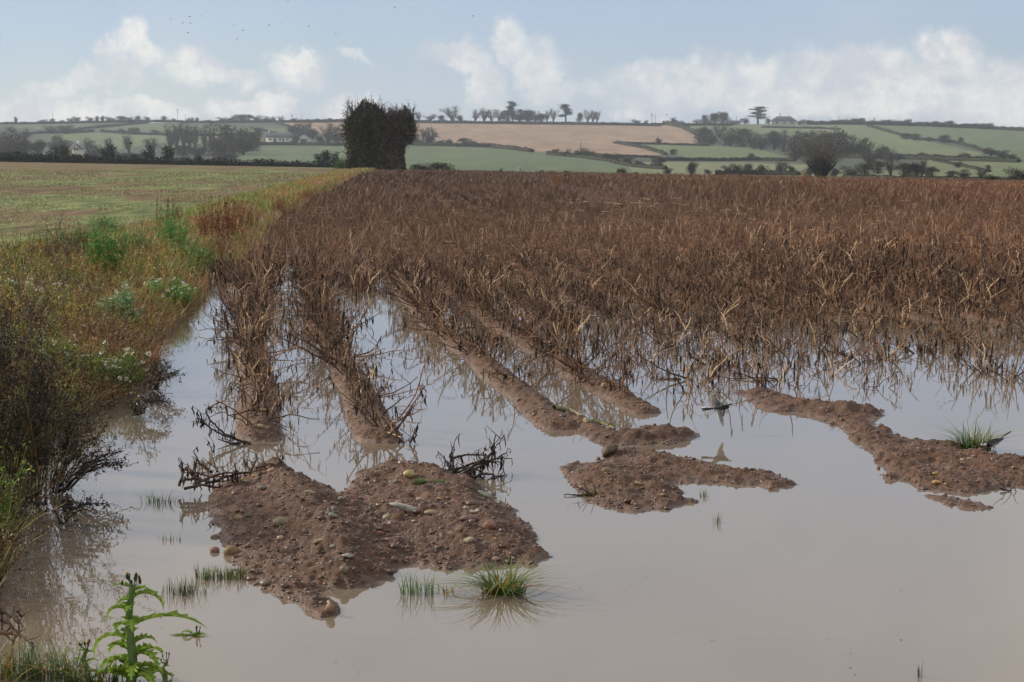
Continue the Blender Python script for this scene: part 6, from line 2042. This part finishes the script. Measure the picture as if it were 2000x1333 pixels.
# ------------------------------------------------------------------ the tall ivy-covered trees at the end of the bank
def ivy_tower(x0, x1, xt0, xt1, ytop, ybase, D, col, label, seed, nleaf=26000):
    r = np.random.default_rng(seed)
    base = at((x0 + x1) / 2, ybase, D)
    top = at((xt0 + xt1) / 2, ytop, D)
    ppm = F_PX / D
    H = top[2] - base[2]
    wb_, wt = (x1 - x0) / ppm / 2, (xt1 - xt0) / ppm / 2
    dxt = top[0] - base[0]
    root = empty('ivy_covered_tree', tuple(base), label=label, cat='tree', group='tall ivy-covered trees at the end of the weedy bank')
    n = 6
    T = Buf()
    for k in range(n):
        a = r.uniform(0, 6.28)
        q = np.array([math.cos(a) * wb_ * .5, math.sin(a) * wb_ * .5])
        P = np.array([[q[0], q[1], -1], [q[0] + .1, q[1], H * .35], [q[0] * 1.1 + dxt * .6, q[1], H * .65], [q[0] * 1.8 + dxt, q[1] * 1.6, H * .92]])
        T.add(*tubes(P, np.array([[.28, .22, .16, .06]]), (0.04, 0.034, 0.026), 6))
    obj('trunk', T.mesh('trunk', M_BARK), root)
    C = Buf()
    m = nleaf
    u = r.random(m) ** .9
    prof = np.interp(u, [0, .08, .3, .55, .72, .88, .97, 1.0], [.85, .95, .88, .92, 1.02, 1.0, .72, .25])
    w = (wb_ + (wt - wb_) * sm(u, .35, .85)) * prof
    a = r.uniform(0, 6.28, m)
    lump = 0.42 + 1.1 * fbm(np.cos(a) * 2.6 + 5, u * 9 + np.sin(a) * 2.6, seed, 3)
    rad = np.sqrt(r.uniform(.25, 1.0, m)) * np.where(r.random(m) < .12, r.uniform(1, 1.3, m), 1) * w * lump
    X = np.cos(a) * rad + dxt * sm(u, .2, 1); Y = np.sin(a) * rad * .9; Z = u * H * (1 - .16 * np.clip(rad / w, 0, 1.2) ** 2.2) * (.84 + .30 * fbm(np.cos(a) * 3 + 9, np.sin(a) * 3 + u * 2, seed + 1, 3))
    C.add(*cards(np.stack([X, Y, Z], -1), r.uniform(.07, .15, m), jit(np.array(col) * 1.25, m, .5, .12, r) * (0.45 + 1.2 * fbm(X * .9 + 7, Z * .9 + Y * .5, seed + 5, 3))[:, None], r, .7))  # paler clumps put sunlit patches into the leaf colour
    # inner mass so that the sky does not show through the ivy
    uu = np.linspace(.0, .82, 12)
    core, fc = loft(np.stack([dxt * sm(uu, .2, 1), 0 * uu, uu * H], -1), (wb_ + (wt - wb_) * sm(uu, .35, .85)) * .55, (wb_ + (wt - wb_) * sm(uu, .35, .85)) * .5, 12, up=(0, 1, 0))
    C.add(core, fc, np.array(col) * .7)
    obj('ivy', C.mesh('ivy', M_FAR), root)
    # bare twigs bristling out of the top
    K = 520
    uu = r.uniform(.5, 1, K) ** .7; a = r.uniform(0, 6.28, K)
    w = (wb_ + (wt - wb_) * sm(uu, .35, .85)) * .85
    b_ = np.stack([np.cos(a) * w + dxt * sm(uu, .2, 1), np.sin(a) * w * .9, uu * H * (.80 + .17 * r.random(K))], -1)
    P = crooked(r, K, r.uniform(.5, 1.5, K), np.clip(1.5 - 1.4 * sm(uu, .6, 1) + r.normal(0, .3, K), 0, 2), a, 4, .25) + b_[:, None]
    tb = Buf().add(*tubes(P, np.array([[.03, .022, .015, .008]]) * np.ones((K, 1)), (0.035, 0.028, 0.022), 3))
    tb.add(*cards(P[:, 1:].reshape(-1, 3) + r.normal(0, .07, (K * 3, 3)), r.uniform(.04, .09, K * 3), jit((0.04, 0.034, 0.022), K * 3, .3, .1, r), r, .6))
    obj('twigs', tb.mesh('twigs', M_FAR), root)


ivy_tower(675, 742, 673, 752, 194, 344, 200, (0.052, 0.052, 0.026), 'tall dark green ivy-covered tree at the end of the weedy bank, tallest of three', 1, 26000)
ivy_tower(730, 766, 734, 782, 214, 340, 206, (0.095, 0.058, 0.040), 'reddish dark ivy-covered tree between the two taller ones', 2, 18000)
ivy_tower(757, 792, 763, 811, 209, 338, 212, (0.085, 0.062, 0.038), 'brownish ragged-topped ivy-covered tree, right-hand one of the tall three', 3, 20000)

# the lone many-stemmed tree beyond the far edge of the field
p0 = at(1604, 352, 285)
r = np.random.default_rng(44)
ppm = F_PX / 285
root = empty('lone_tree', tuple(p0), label='lone tree with fanned ivy-dark stems and hazy round crown behind the potato field', cat='tree')
n = 7
sp = np.linspace(-1, 1, n)
P = np.zeros((n, 6, 3))
for k in range(n):
    t = np.linspace(0, 1, 6)
    P[k, :, 0] = sp[k] * (0.25 + 2.0 * t ** 1.4); P[k, :, 1] = r.normal(0, .4) * t; P[k, :, 2] = t * (3.1 - abs(sp[k]) * .5) * (1 + r.normal() * .05)
P[:, 0, 2] -= .6
tb = Buf().add(*tubes(P, np.array([[.38, .36, .34, .30, .22, .1]]) * np.ones((n, 1)), (0.026, 0.030, 0.018), 7))
ic = P[:, :5].reshape(-1, 3).repeat(50, 0) + r.normal(0, .2, (n * 5 * 50, 3))
tb.add(*cards(ic, r.uniform(.07, .15, len(ic)), jit((0.026, 0.030, 0.018), len(ic), .3, .1, r), r, .7))
obj('trunk', tb.mesh('trunk', M_FAR), root)
m = 800
st_ = P[r.integers(0, n, m), r.integers(3, 6, m)]
d = rdir(m, r) * (r.random((m, 1)) ** .4)
end = np.stack([d[:, 0] * 5.6, d[:, 1] * 4.5, 4.9 + d[:, 2] * 2.8], -1)
mid = (st_ + end) / 2 + r.normal(0, .25, (m, 3))
cb = Buf().add(*ribbons(np.stack([st_, mid, end], 1), np.array([[.02, .014, .008]]) * np.ones((m, 1)), rdir(m, r), jit((0.085, 0.07, 0.052), m, .2, .05, r)))
tw = end.repeat(4, 0) + r.normal(0, .4, (m * 4, 3))
cb.add(*cards(tw, r.uniform(.05, .12, len(tw)), jit((0.15, 0.125, 0.095), len(tw), .25, .06, r), r, .3))
obj('crown', cb.mesh('crown', M_FAR), root)

# pale green bush at the foot of the ivy trees
b0 = at(662, 341, 212)
r = np.random.default_rng(45)
root = empty('light_green_bush', tuple(b0), label='light green sparse bush at the left foot of the tall ivy-covered trees', cat='bush')
sb = Buf(); P = crooked(r, 14, r.uniform(.8, 2.2, 14), r.uniform(.1, .7, 14), r.uniform(0, 6.28, 14), 5, .15)
sb.add(*tubes(P, np.array([[.03, .025, .02, .015, .01]]) * np.ones((14, 1)), (0.06, 0.06, 0.03), 3))
obj('stems', sb.mesh('stems', M_FAR), root)
C = P[:, 1:].reshape(-1, 3).repeat(22, 0) + r.normal(0, .22, (14 * 4 * 22, 3))
lb = Buf().add(*cards(C, r.uniform(.05, .10, len(C)), jit((0.10, 0.15, 0.05), len(C), .25, .08, r), r, .6))
obj('leaves', lb.mesh('leaves', M_FAR), root)

# ------------------------------------------------------------------ houses
CREAM, WHITE, SLATE, DARKW = (0.60, 0.55, 0.40), (0.68, 0.68, 0.66), (0.075, 0.078, 0.088), (0.05, 0.06, 0.07)


def gable_house(name, x, yb, wpx, wallpx, roofpx, depth, rz, label, cat, wins=(), door=None, chim=(), col=CREAM, gable_front=False, roofcol=SLATE, hip=False, D=None, rooflights=0):
    p = hpt(x, yb) if D is None else at(x, yb, D)
    ppm = F_PX / p[1]
    w, hw, hr = wpx / ppm, wallpx / ppm, roofpx / ppm
    root = empty(name, tuple(p + [0, 0, 0]), rz, label=label, cat=cat)
    B = Buf()
    V = np.array([[-w / 2, 0, -1], [w / 2, 0, -1], [w / 2, depth, -1], [-w / 2, depth, -1], [-w / 2, 0, hw], [w / 2, 0, hw], [w / 2, depth, hw], [-w / 2, depth, hw]])
    B.add(V, np.array([[0, 1, 5, 4], [1, 2, 6, 5], [2, 3, 7, 6], [3, 0, 4, 7]]), col)
    o_ = .35
    R_ = Buf()
    if gable_front:
        B.add(np.array([[-w / 2, 0, hw], [w / 2, 0, hw], [0, 0, hw + hr], [-w / 2, depth, hw], [w / 2, depth, hw], [0, depth, hw + hr]]), np.array([[0, 1, 2], [4, 3, 5]]), col)
        for s in (-1, 1):
            e = np.array([s * (w / 2 + o_), 0, hw - o_ * hr / (w / 2)]); rdg = np.array([0, 0, hw + hr + .02])
            q = [e + [0, -o_, 0], rdg + [0, -o_, 0], rdg + [0, depth + o_, 0], e + [0, depth + o_, 0]]
            R_.add(np.array(q + [v + [0, 0, .25] for v in q]), np.array([[0, 1, 2, 3], [4, 7, 6, 5], [0, 4, 5, 1], [2, 6, 7, 3], [0, 3, 7, 4]]), roofcol)
    else:
        ins = depth * .45 if hip else -o_
        if not hip:
            for s in (-1, 1):
                xx = s * w / 2
                B.add(np.array([[xx, 0, hw], [xx, depth, hw], [xx, depth / 2, hw + hr]]), np.array([[0, 1, 2]]), col)
        e0, e1 = -w / 2 - o_, w / 2 + o_
        r0, r1 = -w / 2 + ins, w / 2 - ins
        F_ = np.array([[e0, -o_, hw - .1], [e1, -o_, hw - .1], [r1, depth / 2, hw + hr], [r0, depth / 2, hw + hr], [e0, depth + o_, hw - .1], [e1, depth + o_, hw - .1]])
        R_.add(np.concatenate([F_, F_ + [0, 0, .25]]), np.array([[6, 7, 8, 9], [9, 8, 11, 10], [0, 3, 2, 1], [3, 4, 5, 2], [0, 1, 7, 6], [5, 4, 10, 11]]), roofcol)
        R_.add(np.concatenate([F_, F_ + [0, 0, .25]])[[0, 3, 4, 6, 9, 10, 1, 2, 5, 7, 8, 11]], np.array([[3, 4, 5], [9, 11, 10]]), roofcol)
        R_.add(np.concatenate([F_, F_ + [0, 0, .25]])[[0, 3, 4, 6, 9, 10, 1, 2, 5, 7, 8, 11]], np.array([[0, 1, 4, 3], [6, 9, 10, 7]]), roofcol)
    obj('walls', B.mesh('walls', M_RENDER), root)
    rf = obj('roof', R_.mesh('roof', M_SLATE), root)
    for (cx, ch) in chim:
        c_ = Buf().add(*box(cx * w, depth / 2, hw + hr + ch / 2 - .3, .9, .7, ch + .6), WHITE)
        c_.add(*box(cx * w, depth / 2, hw + hr + ch + .15, .4, .4, .5), (0.3, 0.16, 0.1))
        obj('chimney', c_.mesh('chimney', M_RENDER), rf)
    for k in range(rooflights):
        c_ = Buf().add(*box((-.1 + .14 * k) * w, depth * .22, hw + hr * .5, .9, .12, 1.0), (0.5, 0.55, 0.6))
        obj('rooflight', c_.mesh('rooflight', M_GLASS), rf)
    for (cx, cz, ww, wh) in wins:
        f_ = Buf().add(*box(cx * w, -.02, cz, ww + .2, .12, wh + .2), WHITE)
        fo = obj('window', f_.mesh('window', M_RENDER), root)
        g_ = Buf().add(*box(cx * w, -.09, cz, ww, .05, wh), DARKW)
        obj('pane', g_.mesh('pane', M_GLASS), fo)
    if door:
        cx, ww, wh, dc = door
        d_ = Buf().add(*box(cx * w, -.04, wh / 2, ww, .14, wh), dc)
        obj('door', d_.mesh('door', M_RENDER), root)
    return root


gable_house('white_house', 149, 311, 15, 20, 8, 13, .1, 'tall cream two-storey house with white chimneys half hidden by dark trees', 'house', [(-.12, 4.6, .9, 1.2), (.2, 4.6, .9, 1.2), (.2, 1.4, .9, 1.2), (-.12, 1.4, .9, 1.2)], None, [(0, 1.6)], gable_front=True)
gable_house('bungalow', 543, 277, 47, 8, 9, 9, 0, 'long white bungalow with dark slate roof beside the small garage', 'house', [(-.33, 1.6, 2.0, 1.1), (.08, 1.6, 1.6, 1.1), (.22, 1.3, 1.2, 1.8), (.4, 1.6, 1.4, 1.1)], (-.13, 1.8, 2.2, (0.06, 0.08, 0.08)), [(-.4, 1.5)], (0.66, 0.63, 0.52))
gable_house('garage', 592, 279, 20, 7.5, 7, 9, 0, 'small cream gabled garage with a dark door right of the long bungalow', 'garage', [], (.05, 4.2, 2.3, (0.045, 0.06, 0.075)), [], (0.66, 0.62, 0.47), True, (0.35, 0.36, 0.38))
gable_house('bungalow', 1532, 243, 48, 6, 9, 12, 0, 'dark hipped-roof bungalow on the hilltop right of the cedar', 'house', [(-.3, 1.6, 2.0, 1.4), (.0, 1.6, 2.6, 1.4), (.3, 1.6, 2.0, 1.4)], None, [(.2, 1.2)], (0.5, 0.48, 0.44), hip=True, rooflights=2)
gable_house('bungalow', 1370, 242, 36, 3.5, 5, 10, 0, 'pale grey bungalow left of the round dark trees on the hilltop', 'house', [(-.25, 1.0, 2.0, 1.0), (.2, 1.0, 2.0, 1.0)], None, [], (0.6, 0.58, 0.55), hip=True, roofcol=(0.2, 0.2, 0.22))
gable_house('bungalow', 1325, 243, 22, 3.5, 3, 10, 0, 'small low white building at the left end of the hilltop houses', 'house', [(0, .9, 2.0, .9)], None, [], (0.6, 0.6, 0.58), roofcol=(0.16, 0.16, 0.17))
gable_house('farm_shed', 1434, 244, 24, 5, 3, 10, 0, 'low brownish shed right of the round dark trees on the hilltop', 'shed', [], (.1, 3.0, 2.0, (0.1, 0.1, 0.1)), [], (0.22, 0.18, 0.15))
gable_house('farm_shed', 1566, 244, 20, 4, 2.5, 9, 0, 'low outbuilding right of the hipped-roof bungalow', 'shed', [], (-.2, 2.2, 2.0, (0.1, 0.1, 0.1)), [], (0.35, 0.3, 0.26))
gable_house('farm_shed', 434, 280, 14, 4, 3, 8, 0, 'small white outbuilding glimpsed between trees left of the bungalow', 'shed', [], (.1, 1.5, 2.0, (0.1, 0.1, 0.1)), [], (0.6, 0.6, 0.6))

# utility poles
for i, (x, yb, h, lb_) in enumerate([(103, 241, 19, 'thin pole on the far left skyline'), (347, 240, 27, 'tallest pole with a crossarm on the left skyline'), (362, 240, 17, 'short pole right of the tallest left skyline pole'), (325, 268, 24, 'pole standing in the green field above the tall valley wood'),
                                     (570, 238, 14, 'pole with crossarm above the left end of the brown field'), (590, 238, 14, 'thin pole right of the crossarm pole above the brown field'), (843, 260, 24, 'pole standing in the brown field near the ivy-covered trees'), (1134, 300, 22, 'pole in the lower part of the brown field'),
                                     (1273, 243, 22, 'pole on the skyline left of the hilltop houses'), (1280, 243, 20, 'second pole close beside the one left of the hilltop houses'), (1438, 243, 17, 'pole behind the low shed on the hilltop'), (1523, 243, 22, 'pole with a small box behind the hipped-roof bungalow'),
                                     (1638, 243, 15, 'pole above the left part of the right skyline hedge'), (1655, 243, 14, 'second pole above the right skyline hedge'), (1707, 244, 14, 'third pole above the right skyline hedge'), (1780, 246, 13, 'pole above the right skyline hedge, farthest right')]):
    p = hpt(x, yb)
    ppm = F_PX / p[1]; h_ = h / ppm
    root = empty('utility_pole', tuple(p), label=lb_, cat='pole', group='utility poles on the hill')
    c_ = Buf().add(*tubes(np.array([[0, 0, -1], [0, 0, h_]]), np.array([[.22, .17]]), (0.12, 0.10, 0.09), 6))
    obj('post', c_.mesh('post', M_WOODP), root)
    if i in (1, 4, 8, 11, 14):
        c_ = Buf().add(*box(0, 0, h_ * .88, 2.6, .3, .3), (0.12, 0.10, 0.09)); c_.add(*box(.5, 0, h_ * .72, .7, .5, .9), (0.14, 0.14, 0.14))
        obj('crossarm', c_.mesh('crossarm', M_WOODP), root)

# two cattle in a far right field, a little stake with plastic strips at the field edge
for i, x in enumerate((1631, 1637)):
    p = hpt(x, 250.5)
    root = empty('cow', tuple(p), 0.3 + i, label=['dark brown cow standing on the hill field, left of two', 'dark brown cow standing on the hill field, right of two'][i], cat='cow')
    c_ = Buf()
    V, F = loft([[-1.1, 0, 1.1], [-.9, 0, 1.15], [0, 0, 1.1], [.7, 0, 1.2], [1.0, 0, 1.35], [1.3, 0, 1.45], [1.7, 0, 1.3]], [.1, .35, .42, .35, .22, .17, .08], [.1, .4, .48, .42, .28, .2, .1], 8)
    c_.add(V, F, (0.035, 0.025, 0.02))
    for lx in (-.85, .65):
        for ly in (-.2, .2):
            c_.add(*tubes(np.array([[lx, ly, 1.1], [lx - .04, ly, .5], [lx, ly, -.1]]), np.array([[.16, .08, .07]]), (0.035, 0.025, 0.02), 6))
    obj('body', c_.mesh('body', M_FEATHER, True), root)
p = at(1017, 343, 224)
root = empty('bird_scarer', tuple(p), label='thin stake with white plastic flaps standing at the far edge of the potato field', cat='bird scarer')
c_ = Buf().add(*tubes(np.array([[0, 0, -.6], [0, 0, 1.0]]), np.array([[.03, .03]]), (0.08, 0.08, 0.07), 5)); c_.add(*tubes(np.array([[-.35, 0, .68], [.1, 0, .7]]), np.array([[.02, .02]]), (0.08, 0.08, 0.07), 5))
obj('stake', c_.mesh('stake', M_WOODP), root)
for q, (dx, dz) in enumerate(((-.4, .68), (-.1, 1.05))):
    c_ = Buf().add(*box(dx, 0, dz, .2, .03, .16), (0.7, 0.7, 0.7))
    obj('flap', c_.mesh('flap', M_RENDER), root)

# ------------------------------------------------------------------ the air over the valley
hz = bpy.data.materials.new('haze')
hz.use_nodes = True
hz.node_tree.nodes.clear()
k = NB(hz.node_tree)
o = k.n('ShaderNodeOutputMaterial'); pv = k.n('ShaderNodeVolumePrincipled')
k._in(pv, 'Color', (0.80, 0.88, 1.0, 1)); k._in(pv, 'Density', 0.00014); k._in(pv, 'Anisotropy', 0.2)
hz.node_tree.links.new(pv.outputs[0], o.inputs['Volume'])
c_ = Buf().add(*box(0, 980, 32, 2200, 2040, 92), (1, 1, 1))
obj('haze', c_.mesh('haze', hz), kind='stuff', label='thin bluish autumn haze over field and valley', cat='haze')
